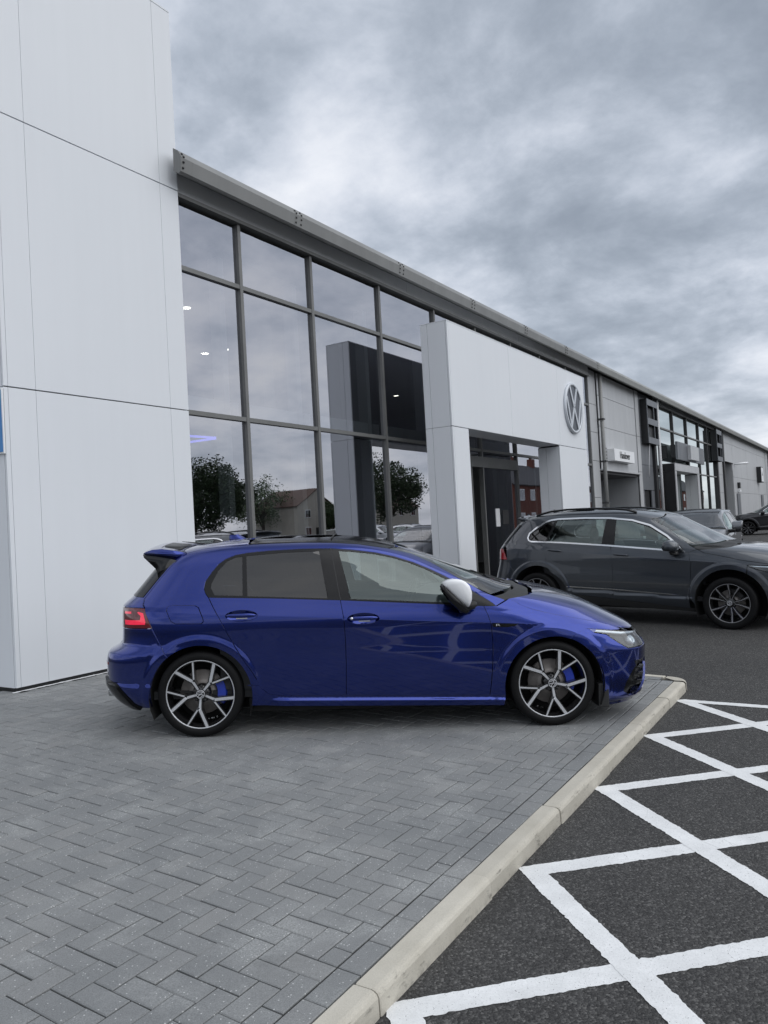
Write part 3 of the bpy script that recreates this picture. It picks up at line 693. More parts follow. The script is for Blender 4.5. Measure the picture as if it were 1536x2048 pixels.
class Skin:
    """A car body as rings: at each height z the plan outline is a straight flank with a rounded (superelliptic) end at nose and tail.
    Skin coordinates are (q, z): q 0..1 along the flank, 1..2 round the front to the centre line, 0..-1 round the rear."""
    def __init__(s, front, rear, width, dy=None):
        z = [p[0] for p in front]; s.xf, s.xcf, s.nf = (pchip(z, [p[k] for p in front]) for k in (1, 2, 3))
        z = [p[0] for p in rear]; s.xr, s.xcr, s.nr = (pchip(z, [p[k] for p in rear]) for k in (1, 2, 3))
        s.w = pchip([p[0] for p in width], [p[1] for p in width]); s.dy = dy; s.zmax = width[-1][0]; s.arch = []; s.crease = []
    def pt(s, q, z, off=0.0):
        if off: 
            n = s.nrm(q, z); p = s.pt(q, z); return (p[0]+n[0]*off, p[1]+n[1]*off, p[2]+n[2]*off)
        w = s.w(z); a, b = s.xcr(z), s.xcf(z)
        if 0 <= q <= 1: x, y, f = a+(b-a)*q, w, 1
        else:
            if q < 0: t, n, c, e = -q, s.nr(z), a, s.xr(z)
            else: t, n, c, e = q-1, s.nf(z), b, s.xf(z)
            t = min(t, 1)*math.pi/2; sn, cs = math.sin(t), max(0.0, math.cos(t)); d = (sn**n+cs**n)**(1/n)
            x = c+(e-c)*sn/d; y = w*cs/d; f = cs/d
        if s.dy: y += s.dy(x, z)*min(1, f*1.6)
        return (x, y, z)
    def q(s, x, z):
        a, b = s.xcr(z), s.xcf(z)
        if a <= x <= b: return (x-a)/(b-a)
        if x < a: r, n, k = (a-x)/(a-s.xr(z)), s.nr(z), -1
        else: r, n, k = (x-b)/(s.xf(z)-b), s.nf(z), 1
        r = min(max(r, 0), 1); y = (max(0, 1-r**n))**(1/n); t = math.atan2(r, y)*2/math.pi
        return -t if k < 0 else 1+t
    def nrm(s, q, z):
        e = 2e-3; ez = 2e-3
        q0, q1 = max(-1, q-e), min(2, q+e); z1 = min(z+ez, s.zmax-1e-4); z0 = z-ez
        A, B, C, D = (Vector(s.pt(*p)) for p in ((q0, z), (q1, z), (q, z0), (q, z1)))
        n = (B-A).cross(D-C)
        if n.length < 1e-12: return (0, 0, 1)
        n.normalize(); n = -n           # outward on the +y side
        return tuple(n)
def U(q): return .5+1.5*q if 0 <= q <= 1 else (.5+1.5*q if q < 0 else 2+1.5*(q-1))
def Uinv(u): return (u-.5)/1.5 if u <= 2 else 1+(u-2)/1.5
def inside(p, poly):
    x, y = p; c = False; j = len(poly)-1
    for i in range(len(poly)):
        xi, yi = poly[i]; xj, yj = poly[j]
        if (yi > y) != (yj > y) and x < (xj-xi)*(y-yi)/(yj-yi)+xi: c = not c
        j = i
    return c
def resample(S, pts, step=.02, close=True):
    """pts: (x,z) on the flank or ('q',q,z); returns dense (u,z)"""
    out = []; n = len(pts)
    def uz(p): return (U(S.q(p[0], p[1])), p[1]) if p[0] != 'q' else (U(p[1]), p[2])
    for i in range(n if close else n-1):
        a, b = pts[i], pts[(i+1) % n]
        if a[0] != 'q' and b[0] != 'q':
            k = max(1, int(math.hypot(a[0]-b[0], a[1]-b[1])/step)); out += [uz((a[0]+(b[0]-a[0])*t/k, a[1]+(b[1]-a[1])*t/k)) for t in range(k)]
        else:
            a, b = uz(a), uz(b); k = max(1, int(math.hypot(a[0]-b[0], a[1]-b[1])/step)); out += [(a[0]+(b[0]-a[0])*t/k, a[1]+(b[1]-a[1])*t/k) for t in range(k)]
    if not close: out.append(uz(pts[-1]))
    return out
def inset(poly, d, keep):
    n = len(poly); ar = sum(poly[i][0]*poly[(i+1) % n][1]-poly[(i+1) % n][0]*poly[i][1] for i in range(n)); sg = 1 if ar > 0 else -1; out = []
    for i in range(n):
        if keep(poly[i]): out.append(poly[i]); continue
        a, b, c = (Vector(poly[k % n]) for k in (i-1, i, i+1)); e0, e1 = b-a, c-b
        if e0.length < 1e-9 or e1.length < 1e-9: out.append(poly[i]); continue
        e0.normalize(); e1.normalize(); m = Vector((-e0.y-e1.y, e0.x+e1.x))*sg
        if m.length < 1e-6: out.append(poly[i]); continue
        m.normalize(); k = d/max(.35, m.dot(Vector((-e0.y, e0.x))*sg)); out.append((b.x+m.x*k, b.y+m.y*k))
    return out
ZG = [.09+.02*i for i in range(31)]+[.70+.0125*i for i in range(29)]+[1.06+.02*i for i in range(13)]+[1.315+.0125*i for i in range(7)]+[1.40+.006*i for i in range(10)]
def patch(S, pts, gap=.0022, off=0.0, lip=.012, us=.03, both=False, holes=(), side=1, step=.02, zg=None, edge=0.0):
    """panel cut from skin S: returns (verts, faces, normals). both=True also mirrors it across the centre line."""
    poly = resample(S, pts, step); ctr = lambda p: both and (p[0] > 3.4985 or p[0] < -.9985)
    poly = inset(poly, gap, ctr); hol = [inset(resample(S, h, step), -gap, lambda p: False) for h in holes]
    V = list(poly); E = []; F = [list(range(len(poly)))]
    for h in hol:
        k = len(V); V += h; E += [(k+i, k+(i+1) % len(h)) for i in range(len(h))]
    u0, u1 = min(p[0] for p in poly), max(p[0] for p in poly); z0, z1 = min(p[1] for p in poly), max(p[1] for p in poly)
    mn = step*.42
    B = {}
    for p in V: B.setdefault((int(p[0]/.03), int(p[1]/.03)), []).append(p)
    guide = []
    for (cx, cz, ra, rb, dr) in (S.arch if zg != [] else ()):
        r_ = ra
        while r_ <= rb+1e-6:
            for a in range(-40, 222, 3):
                x, z = cx+r_*math.cos(R(a)), cz+r_*math.sin(R(a))
                if .1 < z < 1.2: guide.append((U(S.q(x, z)), z))
            r_ += dr
    for cf, x0_, x1_, dzs in (S.crease if zg != [] else ()):
        x = x0_
        while x < x1_:
            for dz in dzs: guide.append((U(S.q(x, cf(x)+dz)), cf(x)+dz))
            x += .03
    for (u, z) in guide:
        if u0 < u < u1 and z0 < z < z1 and inside((u, z), poly) and not any(inside((u, z), h) for h in hol):
            c = (int(u/.03), int(z/.03))
            if all((u-p[0])**2+(z-p[1])**2 > 1e-5*2.5 for i in (-1, 0, 1) for j in (-1, 0, 1) for p in B.get((c[0]+i, c[1]+j), ())): V.append((u, z)); B.setdefault(c, []).append((u, z))
    def guided(u, z):
        x = S.pt(Uinv(u), z)[0]
        return any(ra-.006 < math.hypot(x-cx, z-cz) < rb+.006 for cx, cz, ra, rb, dr in S.arch) or any(x0_ < x < x1_ and dzs[0]-.006 < z-cf(x) < dzs[-1]+.006 for cf, x0_, x1_, dzs in S.crease)
    k = int(u0/us)-1
    while k*us < u1:
        for z in (ZG if zg is None else zg):
            u = k*us
            if z0 < z < z1 and inside((u, z), poly) and guided(u, z): continue
            if z0 < z < z1 and inside((u, z), poly) and not any(inside((u, z), h) for h in hol):
                c = (int(u/.03), int(z/.03))
                if all((u-p[0])**2+(z-p[1])**2 > mn*mn for i in (-1, 0, 1) for j in (-1, 0, 1) for p in B.get((c[0]+i, c[1]+j), ())): V.append((u, z))
        k += 1
    res = delaunay_2d_cdt([Vector(p) for p in V], E, F, 1, 1e-6)
    vo, fo = res[0], res[2]
    if hol:
        fo = [t for t in fo if not any(inside((sum(vo[i].x for i in t)/3, sum(vo[i].y for i in t)/3), h) for h in hol)]
    pos, nor = [], []
    for p in vo:
        q = Uinv(p.x); n = S.nrm(q, p.y); o = off; P = S.pt(q, p.y); pos.append(Vector(P)+Vector(n)*o); nor.append(Vector(n))
    # orient
    faces = []
    for t in fo:
        g = (pos[t[1]]-pos[t[0]]).cross(pos[t[2]]-pos[t[0]]); faces.append(tuple(t) if g.dot(nor[t[0]]) > 0 else tuple(reversed(t)))
    # rolled-in edge all round, so that a shut line has depth
    if lip:
        cnt = {}
        for t in faces:
            for i in range(len(t)): a, b = t[i], t[(i+1) % len(t)]; cnt.setdefault((min(a, b), max(a, b)), []).append((a, b))
        new = {}; 
        for e, l in cnt.items():
            if len(l) != 1: continue
            a, b = l[0]
            if both and ctr((vo[a].x, vo[a].y)) and ctr((vo[b].x, vo[b].y)): continue
            for v in (a, b):
                if v not in new: new[v] = len(pos); pos.append(pos[v]-nor[v]*lip); nor.append(nor[v])
            faces.append((b, a, new[a], new[b]))
    def side_of(sg): return [(p.x, p.y*sg, p.z) for p in pos], [(n.x, n.y*sg, n.z) for n in nor], (faces if sg > 0 else [tuple(reversed(t)) for t in faces])
    if not both: v, n, f = side_of(side); return v, f, n
    v, n, f = side_of(1); v2, n2, f2 = side_of(-1); k = len(v)
    return v+v2, f+[tuple(i+k for i in t) for t in f2], n+n2
def skin_obj(name, mat, parent, data):
    v, f, n = data; me = bpy.data.meshes.new(name); me.from_pydata([tuple(p) for p in v], [], [list(t) for t in f]); me.materials.append(mat)
    me.polygons.foreach_set('use_smooth', [True]*len(me.polygons)); me.normals_split_custom_set_from_vertices([Vector(q).normalized() for q in n]); me.update()
    return link(name, me, parent)
def arc(cx, cz, r, a0, a1, n=22): return [(cx+r*math.cos(R(a0+(a1-a0)*i/n)), cz+r*math.sin(R(a0+(a1-a0)*i/n))) for i in range(n+1)]

# ------------------------------------------------------------------ car materials
def m_car(name, c, metal=.0, rough=.25, flake=0.0, edge=None):
    s = N(name); col = c
    if edge:
        lw = s.n('ShaderNodeLayerWeight'); lw.inputs[0].default_value = .35; col = s.mix(lw.outputs[1], c, edge)
    if flake:
        vn = s.voro(2600, 'Color'); g = s.n('ShaderNodeSeparateColor'); s.l(vn, g.inputs[0]); col = s.mix(s.math('MULTIPLY', g.outputs[0], flake), col, tuple(min(1, v*1.9+.015) for v in c))
    d = s.noise(2.2, 5, .6); rr = s.math('ADD', s.math('MULTIPLY', d, .10), rough-.05)
    return s.pbr(col, rr, metal, Coat_Weight=1.0, Coat_Roughness=.025, Coat_IOR=1.5, Specular_IOR_Level=.4)
PAINT_BLUE = m_car('lapis_blue_paint', (.008, .024, .19), 1.0, .19, .15)
PAINT_GREY = m_car('dolphin_grey_paint', (.034, .040, .049), .5, .33, .4)
PAINT_SILVER = m_car('silver_paint', (.45, .46, .47), .6, .35, .3); PAINT_BLACK = m_car('black_paint', (.010, .0105, .013), .2, .3, .3); PAINT_WHITE = m_car('white_paint', (.72, .73, .74), 0, .35)
PAINT_MID = m_car('mid_grey_paint', (.13, .135, .145), .6, .3, .3); PAINT_NAVY = m_car('navy_paint', (.014, .018, .030), .3, .35, .3); PAINT_GREEN = m_car('green_paint', (.012, .04, .03), .3, .35, .3)
GLOSS_BLACK = plain('gloss_black_trim', (.005, .0052, .006), .16, 0, .1, 4, Specular_IOR_Level=.35)
MATT_BLACK = plain('matt_black_plastic', (.018, .0185, .019), .6, 0, .15, 12)
LINER = plain('wheel_arch_liner', (.006, .006, .006), .9, 0, .2, 8)
RUBBER = plain('tyre_rubber', (.0055, .0056, .006), .62, 0, .18, 14, .25, Specular_IOR_Level=.2)
RIM_BLACK = plain('gloss_black_alloy', (.008, .0082, .009), .2, .1, .1, 6, Coat_Weight=.7, Coat_Roughness=.05)
RIM_DARKCUT = plain('smoked_alloy', (.30, .30, .31), .35, .5, .05, 20)
RIM_CUT = plain('machined_alloy', (.58, .59, .61), .35, .45, .05, 20)
DISC = plain('brake_disc_steel', (.26, .24, .225), .45, .3, .15, 20)
CALIPER = plain('blue_caliper', (.012, .04, .38), .35, 0, .08, 8, Coat_Weight=.5)
CHROME = plain('chrome_trim', (.72, .73, .74), .12, 1, .04, 5)
MIRROR_CAP = plain('matt_silver_mirror_cap', (.90, .91, .92), .4, .0, .04, 5, Coat_Weight=.6, Coat_Roughness=.2)
MIRROR_GLASS = plain('mirror_glass', (.7, .7, .7), .03, 1, .02, 3)
INTERIOR = plain('charcoal_cabin', (.030, .031, .033), .75, 0, .2, 10); SEAT = plain('grey_seat_cloth', (.055, .056, .058), .85, 0, .2, 14)
CAR_GLASS = m_glass('clear_car_glass', (.55, .64, .62), .075, 0, (.88, 1, .97)); DARK_GLASS = m_glass('privacy_car_glass', (.055, .065, .068), .03, 0, (1, 1, 1))
SCREEN_GLASS = m_glass('windscreen_glass', (.52, .60, .58), .08, 0, (1, 1, 1))
def m_lens(name, c, e=0):
    s = N(name); b = s.pbr(s.ramp(s.noise(40, 3), (.3, tuple(v*.8 for v in c)), (.7, c)), .12, 0, None, Coat_Weight=1.0)
    if e: s.b.inputs['Emission Color'].default_value = (*c, 1); s.b.inputs['Emission Strength'].default_value = e
    return s.m
RED_LENS = m_lens('red_lamp_lens', (.13, .006, .012)); RED_LIT = m_lens('lit_red_lamp', (.75, .02, .06), .55); RED_BRIGHT = m_lens('red_reflector', (.42, .012, .02))
HEAD_INNER = plain('headlamp_bezel', (.030, .032, .035), .3, .3, .3, 30); LENS_CLEAR = m_glass('headlamp_lens', (.80, .84, .86), .03, 0, (1, 1, 1))
HEAD_LED = plain('led_projector', (.62, .65, .68), .15, .6, .1, 20)

# ------------------------------------------------------------------ wheels
def make_wheel(parent, style, rt=.318, rr=.253, wd=.225, caliper=CALIPER, rot=0.0, loc=(0, 0, 0), out=-1, cal_ang=0, cut=RIM_CUT, logo=True):
    """wheel about the local y axis; out=-1: its face looks to -y"""
    w = empty('wheel', loc); w.parent = parent
    hw = wd/2; o = out
    pr = [(rr-.006, hw*.86), (rr+.006, hw*.97), (rr+.016, hw*1.0), (rr+(rt-rr)*.55, hw*1.03), (rt-.022, hw*.985), (rt-.010, hw*.94), (rt-.003, hw*.86), (rt, hw*.7)]
    for a in (.55, .15): pr += [(rt, hw*a+.014), (rt-.007, hw*a+.010), (rt-.007, hw*a-.002), (rt, hw*a-.006)]
    pr += [(r_, -y_) for r_, y_ in reversed(pr)]
    MB().lathe([(r_, o*y_) for r_, y_ in pr], 'y', 72).build('tyre', RUBBER, w, False)
    fy = o*hw*.90                                   # plane of the rim edge
    barrel = [(rr-.004, fy), (rr-.010, fy-o*.006), (rr-.016, fy-o*.020), (rr-.030, fy-o*.05), (rr-.034, fy-o*.19), (rr-.004, fy-o*.2)]
    rim = MB().lathe(barrel, 'y', 64).build('rim', RIM_BLACK, w, False)
    MB().lathe([(rr+.001, fy-o*.002), (rr+.001, fy+o*.0025), (rr-.0065, fy+o*.0025), (rr-.0075, fy-o*.004)], 'y', 64).build('rim_edge', cut, w, False)
    def strip(pts, wid, y0, y1, dep, mat, name, shrink=1.0):
        b = MB(); L, Rr = stroke([(p[0], p[1]) for p in pts], 1.0); n = len(pts)
        L, Rr = [], []
        for i, p in enumerate(pts):
            P = Vector(p); d = Vector(pts[min(i+1, n-1)])-Vector(pts[max(i-1, 0)]); d.normalize(); nn = Vector((-d.y, d.x)); L.append(P+nn*wid[i]/2*shrink); Rr.append(P-nn*wid[i]/2*shrink)
        ys = [y0+(y1-y0)*i/(n-1) for i in range(n)]
        vs = [(p.x, fy+o*y, p.y) for p, y in zip(L, ys)]+[(p.x, fy+o*y, p.y) for p, y in zip(Rr, ys)]+[(p.x, fy+o*(y-dep), p.y) for p, y in zip(L, ys)]+[(p.x, fy+o*(y-dep), p.y) for p, y in zip(Rr, ys)]
        fs = []
        for i in range(n-1): fs += [(i, i+1, n+i+1, n+i), (i, 2*n+i, 2*n+i+1, i+1), (n+i, n+i+1, 3*n+i+1, 3*n+i), (2*n+i, 3*n+i, 3*n+i+1, 2*n+i+1)]
        fs += [(0, n, 3*n, 2*n), (n-1, 3*n-1, 4*n-1, 2*n-1)]
        b.add(vs, fs); return b.build(name, mat, w, False)
    pol = lambda r_, a: (rr*r_*math.cos(R(a)), rr*r_*math.sin(R(a)))
    if style == 'split':
        for k in range(5):
            th = rot+72*k
            main = [pol(.14, th), pol(.43, th), pol(.46, th+1.2), pol(.985, th+15.5)]; thin = [pol(.40, th-3), pol(.47, th-7.5), pol(.985, th-19.5)]
            strip(main, [.030*rr/.253, .036, .036, .036], -.018, -.002, .05, RIM_BLACK, 'spoke'); strip(thin, [.02, .026, .024], -.012, -.002, .045, RIM_BLACK, 'spoke')
            strip(main, [.014, .019, .0205, .021], -.0165, -.0005, .004, cut, 'spoke_face'); strip(thin[1:], [.0108, .0108], -.0045, -.0005, .004, cut, 'spoke_face')
    else:
        for k in range(5):
            th = rot+72*k
            for dd, ds in ((-13.5, 1), (13.5, 1)):
                pts = [pol(.16, th+dd*.75), pol(.55, th+dd*.95), pol(.98, th+dd*1.25)]
                strip(pts, [.026, .030, .040], -.03, -.003, .05, RIM_BLACK, 'spoke')
                strip(pts, [.005, .009, .015], -.0285, -.0015, .004, cut, 'spoke_face')
    MB().lathe([(0, fy-o*.020), (.050, fy-o*.022), (.066, fy-o*.036), (.072, fy-o*.07)], 'y', 30).build('hub', RIM_BLACK, w, False)
    for k in range(5):
        a = R(rot+36+72*k); MB().lathe([(0, fy-o*.019), (.010, fy-o*.019), (.0115, fy-o*.04)], 'y', 8, 0, True, (.056*math.cos(a), 0, .056*math.sin(a))).build('lug_bolt', MATT_BLACK, w, False)
    MB().lathe([(0, fy-o*.002), (.030, fy-o*.003), (.033, fy-o*.008)], 'y', 28).build('centre_cap', RIM_BLACK, w, False)
    if logo:
        b = MB(); b.lathe([(.0315, fy-o*.0055), (.0318, fy-o*.001), (.0275, fy-o*.001), (.027, fy-o*.004)], 'y', 28)
        ca, sa = math.cos(R(rot*1.7+20)), math.sin(R(rot*1.7+20))
        for poly in ([(-.385, .81), (0, .07), (.385, .81)], [(-.80, .385), (-.405, -.74), (0, -.0), (.405, -.74), (.80, .385)]):
            L, Rr = stroke(poly, .17); n = len(L); tr = lambda p: (.03*(p.x*ca-p.y*sa), fy+o*.0005, .03*(p.x*sa+p.y*ca))
            b.add([tr(p) for p in L]+[tr(p) for p in Rr], [(i, i+1, n+i+1, n+i) for i in range(n-1)])
        b.build('cap_emblem', RIM_CUT, w, False)
    MB().lathe([(.055, fy-o*.075), (.10, fy-o*.078), (.105, fy-o*.095), (.165, fy-o*.095), (.168, fy-o*.12), (.10, fy-o*.12)], 'y', 48).build('brake_disc', DISC, w, False)
    b = MB(); n = 9; ca = cal_ang; vs = []
    for i in range(n):
        a = R(ca-32+64*i/(n-1))
        for r_, y_ in ((.118, .060), (.178, .056), (.186, .075), (.186, .125), (.115, .125)): vs.append((r_*math.cos(a), fy-o*y_, r_*math.sin(a)))
    fs = [(5*i+j, 5*i+(j+1) % 5, 5*(i+1)+(j+1) % 5, 5*(i+1)+j) for i in range(n-1) for j in range(5)]+[(0, 1, 2, 3, 4), tuple(5*(n-1)+j for j in range(5))]
    b.add(vs, fs); b.build('brake_caliper', caliper, w, False)
    MB().lathe([(0, fy-o*.165), (rr-.033, fy-o*.165)], 'y', 40).build('backing_plate', LINER, w, False)
    return w
def wheel_well(parent, cx, cz, r, y0, y1):
    b = MB(); n = 20; vs = []
    for k in range(n+1):
        a = R(-25+230*k/n); vs += [(cx+r*math.cos(a), y0, cz+r*math.sin(a)), (cx+r*math.cos(a), y1, cz+r*math.sin(a))]
    b.add(vs, [(2*k, 2*k+1, 2*k+3, 2*k+2) for k in range(n)], 0, True)
    b.add([vs[2*k+1] for k in range(n+1)], [tuple(range(n+1))]); b.build('wheel_arch_liner', LINER, parent, False)
# ------------------------------------------------------------------ the blue hatchback
GF = [(.09, 3.26, 2.0, 4.0), (.14, 3.40, 2.0, 4.6), (.18, 3.445, 2.0, 5.0), (.30, 3.46, 2.0, 5.2), (.42, 3.462, 2.0, 5.2), (.53, 3.465, 2.0, 5.2), (.575, 3.45, 2.0, 5.0), (.62, 3.42, 2.0, 4.7), (.67, 3.395, 2.0, 4.3), (.70, 3.365, 2.0, 4.0), (.74, 3.30, 2.0, 3.7), (.77, 3.245, 2.0, 3.5), (.82, 3.15, 2.0, 3.3), (.865, 3.06, 1.98, 3.2), (.90, 2.98, 1.95, 3.1), (.94, 2.86, 1.92, 3.0), (.97, 2.74, 1.9, 2.9), (1.0, 2.56, 1.8, 2.9), (1.02, 2.45, 1.6, 3.5), (1.04, 2.36, 1.4, 4.2), (1.10, 2.20, 1.2, 4.8), (1.20, 1.95, 1.0, 5), (1.30, 1.70, .95, 5), (1.36, 1.52, .9, 4.6), (1.40, 1.36, .85, 4), (1.425, 1.22, .8, 3.4), (1.44, 1.08, .75, 3), (1.45, .95, .72, 2.6), (1.458, .72, .70, 2)]
GR = [(.09, -.52, .5, 4.6), (.20, -.62, .5, 5), (.27, -.71, .5, 5.2), (.40, -.785, .5, 5.3), (.55, -.79, .5, 5.3), (.62, -.775, .5, 5.2), (.655, -.715, .5, 5), (.69, -.675, .5, 4.8), (.80, -.672, .5, 4.7), (.96, -.665, .5, 4.8), (.99, -.64, .5, 4.8), (1.03, -.59, .5, 5), (1.10, -.53, .5, 5), (1.235, -.42, .5, 5), (1.30, -.36, .5, 4.8), (1.36, -.27, .5, 4.4), (1.40, -.13, .55, 3.8), (1.425, .05, .6, 3.2), (1.44, .22, .62, 2.8), (1.45, .42, .65, 2.4), (1.458, .68, .69, 2)]
GW = [(.09, .78), (.15, .835), (.20, .853), (.26, .866), (.32, .874), (.40, .881), (.50, .886), (.60, .889), (.70, .890), (.78, .889), (.83, .885), (.88, .877), (.93, .864), (.98, .848), (1.03, .827), (1.10, .793), (1.20, .742), (1.30, .688), (1.36, .646), (1.40, .595), (1.425, .52), (1.44, .42), (1.45, .30), (1.458, .02)]
def sstep(t): t = clamp(t, 0, 1); return t*t*(3-2*t)
def gdy(x, z):
    d = 0
    for hx in (.02, 2.645):
        r = math.hypot(x-hx, z-.305)
        if r < .48: d += .008*sstep((.465-r)/.045)
    u = z-(.918-.060*x)
    if -.20 < u < .09: d += .011*((1-u/.09) if u > 0 else (1+u/.20)**1.5)
    if z < .31: d += .018*sstep((.276-.0295*(x-.648)-z)/.022)*sstep((x-.50)/.15)*sstep((2.34-x)/.1)
    if x < -.2 and z < .42: d += .010*sstep((.40-z)/.015)*sstep((-.2-x)/.1)
    return d
G = Skin(GF, GR, GW, gdy); G.arch = [(.02, .305, .385, .505, .013), (2.645, .305, .377, .505, .013)]; G.crease = [(lambda x: .918-.060*x, -.6, 2.9, (-.022, -.011, -.003, .003, .012, .022)), (lambda x: .276-.0295*(x-.648), .4, 2.35, (-.028, -.0225, -.0165, -.011, -.0055, .0005))]
BELT = [(.084, 1.030), (.538, 1.012), (1.066, .983), (1.409, .960), (1.902, .927), (2.132, .910), (2.224, .905)]
DTOP = [(.084, 1.030), (.060, 1.060), (.046, 1.095), (.053, 1.149), (.092, 1.209), (.140, 1.268), (.19, 1.305), (.265, 1.334), (.367, 1.349), (.522, 1.360), (.78, 1.367), (.985, 1.364), (1.168, 1.347), (1.338, 1.322), (1.474, 1.291), (1.625, 1.242), (1.757, 1.184), (1.855, 1.136), (1.983, 1.063), (2.077, 1.008), (2.154, .960), (2.201, .928), (2.224, .905)]
RGAP = [(.084, 1.030), (.12, .966), (.167, .887), (.228, .768), (.287, .661), (.345, .565), (.405, .475), (.455, .388), (.48, .352), (.524, .314), (.598, .297), (.648, .292)]
BGAP = [(1.066, .983), (1.09, .853), (1.098, .704), (1.099, .515), (1.092, .281)]
FGAP = [(2.132, .910), (2.16, .843), (2.182, .769), (2.19, .629), (2.186, .48), (2.172, .331), (2.16, .246)]
DBOT = [(.648, .292), (.898, .286), (1.092, .281), (1.554, .265), (2.16, .246)]
BONN = [(2.325, .955), (2.372, .934), (2.409, .908), (2.498, .872), (2.652, .830), (2.832, .791), (3.024, .748), (3.144, .717), (3.24, .695)]
ROOFE = [(-.129, 1.352), (.013, 1.383), (.2, 1.401), (.354, 1.409), (.55, 1.414), (.75, 1.413), (1.0, 1.404), (1.2, 1.388), (1.425, 1.350)]
APIL = [(1.425, 1.350), (1.615, 1.303), (1.765, 1.232), (1.9, 1.152), (1.989, 1.097), (2.1, 1.035), (2.2, .983), (2.30, .945)]
CPIL = [(-.396, .961), (-.411, .986), (-.41, 1.027), (-.302, 1.172), (-.22, 1.271), (-.129, 1.352)]
QGL = [(.318, 1.321), (.262, 1.315), (.208, 1.291), (.146, 1.225), (.100, 1.13), (.096, 1.10), (.128, 1.046), (.338, 1.036)]
RGL = [(.350, 1.325), (.62, 1.342), (.905, 1.348), (.972, 1.0), (.374, 1.032)]
FGL = [(1.055, 1.343), (1.168, 1.333), (1.338, 1.311), (1.473, 1.279), (1.59, 1.241), (1.707, 1.193), (1.853, 1.119), (1.985, 1.043), (1.995, .936), (1.886, .943), (1.146, .99)]
FLAP = [(-.226, .945), (-.217, .972), (-.18, .982), (-.013, .976), (.015, .962), (.05, .885), (.055, .858), (.04, .842), (-.155, .846), (-.19, .865)]
def ell(cx, cz, a, c, n=24): return [(cx+a*math.cos(2*math.pi*i/n), cz+c*math.sin(2*math.pi*i/n)) for i in range(n)]
def cup(cx, cz, a, c, dep): return lambda P: -dep*max(0, 1-((P[0]-cx)/a)**2-((P[2]-cz)/c)**2)**.8
def cpatch(S, pts, fn, **k):
    v, f, n = patch(S, pts, lip=0, gap=.0, **k)
    sg = 1 if k.get('side', 1) > 0 else -1
    v = [(p[0]+q[0]*fn(p), p[1]+q[1]*fn(p), p[2]+q[2]*fn(p)) for p, q in zip(v, n)]
    return v, f, None
def smooth_obj(name, mat, parent, v, f):
    b = MB(); b.add(v, f, 0, True); return b.build(name, mat, parent, False)
def rounded(name, mat, parent, rings, cap=True):
    """closed loft through rings of points"""
    b = MB(); n = len(rings[0]); vs = [p for r_ in rings for p in r_]
    fs = [(i*n+k, i*n+(k+1) % n, (i+1)*n+(k+1) % n, (i+1)*n+k) for i in range(len(rings)-1) for k in range(n)]
    if cap: fs += [tuple(range(n)), tuple((len(rings)-1)*n+k for k in range(n))]
    b.add(vs, fs, 0, True); return b.build(name, mat, parent, False)
def seat(parent, x, y, rear=False, mat=SEAT):
    s_ = empty('seat', (x, y, 0)); s_.parent = parent
    w_ = .25 if not rear else .60
    def sl(cx, cz, a, c, lean, hw): return [(cx+a*math.cos(t), hw*yy, cz+c*math.sin(t)) for t, yy in ()]
    rings = []
    for k in range(7):
        yy = -w_+2*w_*k/6; e = math.sqrt(max(.05, 1-(yy/w_)**4)); rings.append([(.02+.27*math.cos(t), yy, .50+.075*e*math.sin(t)) for t in [2*math.pi*j/12 for j in range(12)]])
    rounded('cushion', mat, s_, rings)
    rings = []
    for k in range(9):
        t_ = k/8; z = .52+.58*t_; xx = -.20-.20*t_; e = 1-.25*t_**3; rings.append([(xx+.065*math.cos(t), w_*e*math.sin(t)*(1 if abs(math.sin(t)) < .99 else 1), z) for t in [2*math.pi*j/14 for j in range(14)]])
    rounded('backrest', mat, s_, rings)
    for hy in ((0,) if not rear else (-.36, .36)):
        rings = []
        for k in range(6):
            t_ = k/5; e = math.sqrt(max(.1, 1-(2*t_-1)**4)); rings.append([(-.43+.045*math.cos(t), hy+.13*e*math.sin(t), 1.13+.17*t_) for t in [2*math.pi*j/12 for j in range(12)]])
        rounded('headrest', mat, s_, rings)
    return s_
def cabin(car, S, x0, x1, zf, zs, roofz, wheel_y=-.36, sx=1.02, rx=.30):
    b = MB(); b.box(x0, x1, -.78, .78, zf, zf+.06); b.build('floor_pan', INTERIOR, car, False)
    for sg in (-1, 1):
        MB().box(x0+.5, x1-.55, sg*.775-.02, sg*.775+.02, zf+.06, zs-.03, 0, .01).build('door_card', INTERIOR, car, False)
    rings = []
    for k in range(9):
        yy = -.74+1.48*k/8; rings.append([(x1-.50, yy, zs-.36), (x1-.56, yy, zs-.12), (x1-.53, yy, zs-.03), (x1-.40, yy, zs+.02), (x1-.12, yy, zs+.03), (x1+.02, yy, zs-.05), (x1+.02, yy, zs-.5)])
    rounded('dashboard', INTERIOR, car, rings)
    sw = empty('steering_wheel', (x1-.66, wheel_y, zs-.02), (0, R(-65), 0)); sw.parent = car
    b = MB(); b.tube([(.185*math.cos(2*math.pi*k/28), .185*math.sin(2*math.pi*k/28), 0) for k in range(29)], .016, 8); b.build('rim', MATT_BLACK, sw, False)
    MB().box(-.06, .06, -.17, .17, -.015, .012, 0, .01).box(-.17, .0, -.03, .03, -.012, .01, 0, .008).build('spokes', MATT_BLACK, sw, False)
    for y in (-.37, .37): seat(car, sx, y)
    seat(car, rx, 0, True)
    MB().box(x0-.05, rx-.38, -.62, .62, zs-.06, zs-.02, 0, .01).build('parcel_shelf', INTERIOR, car, False)

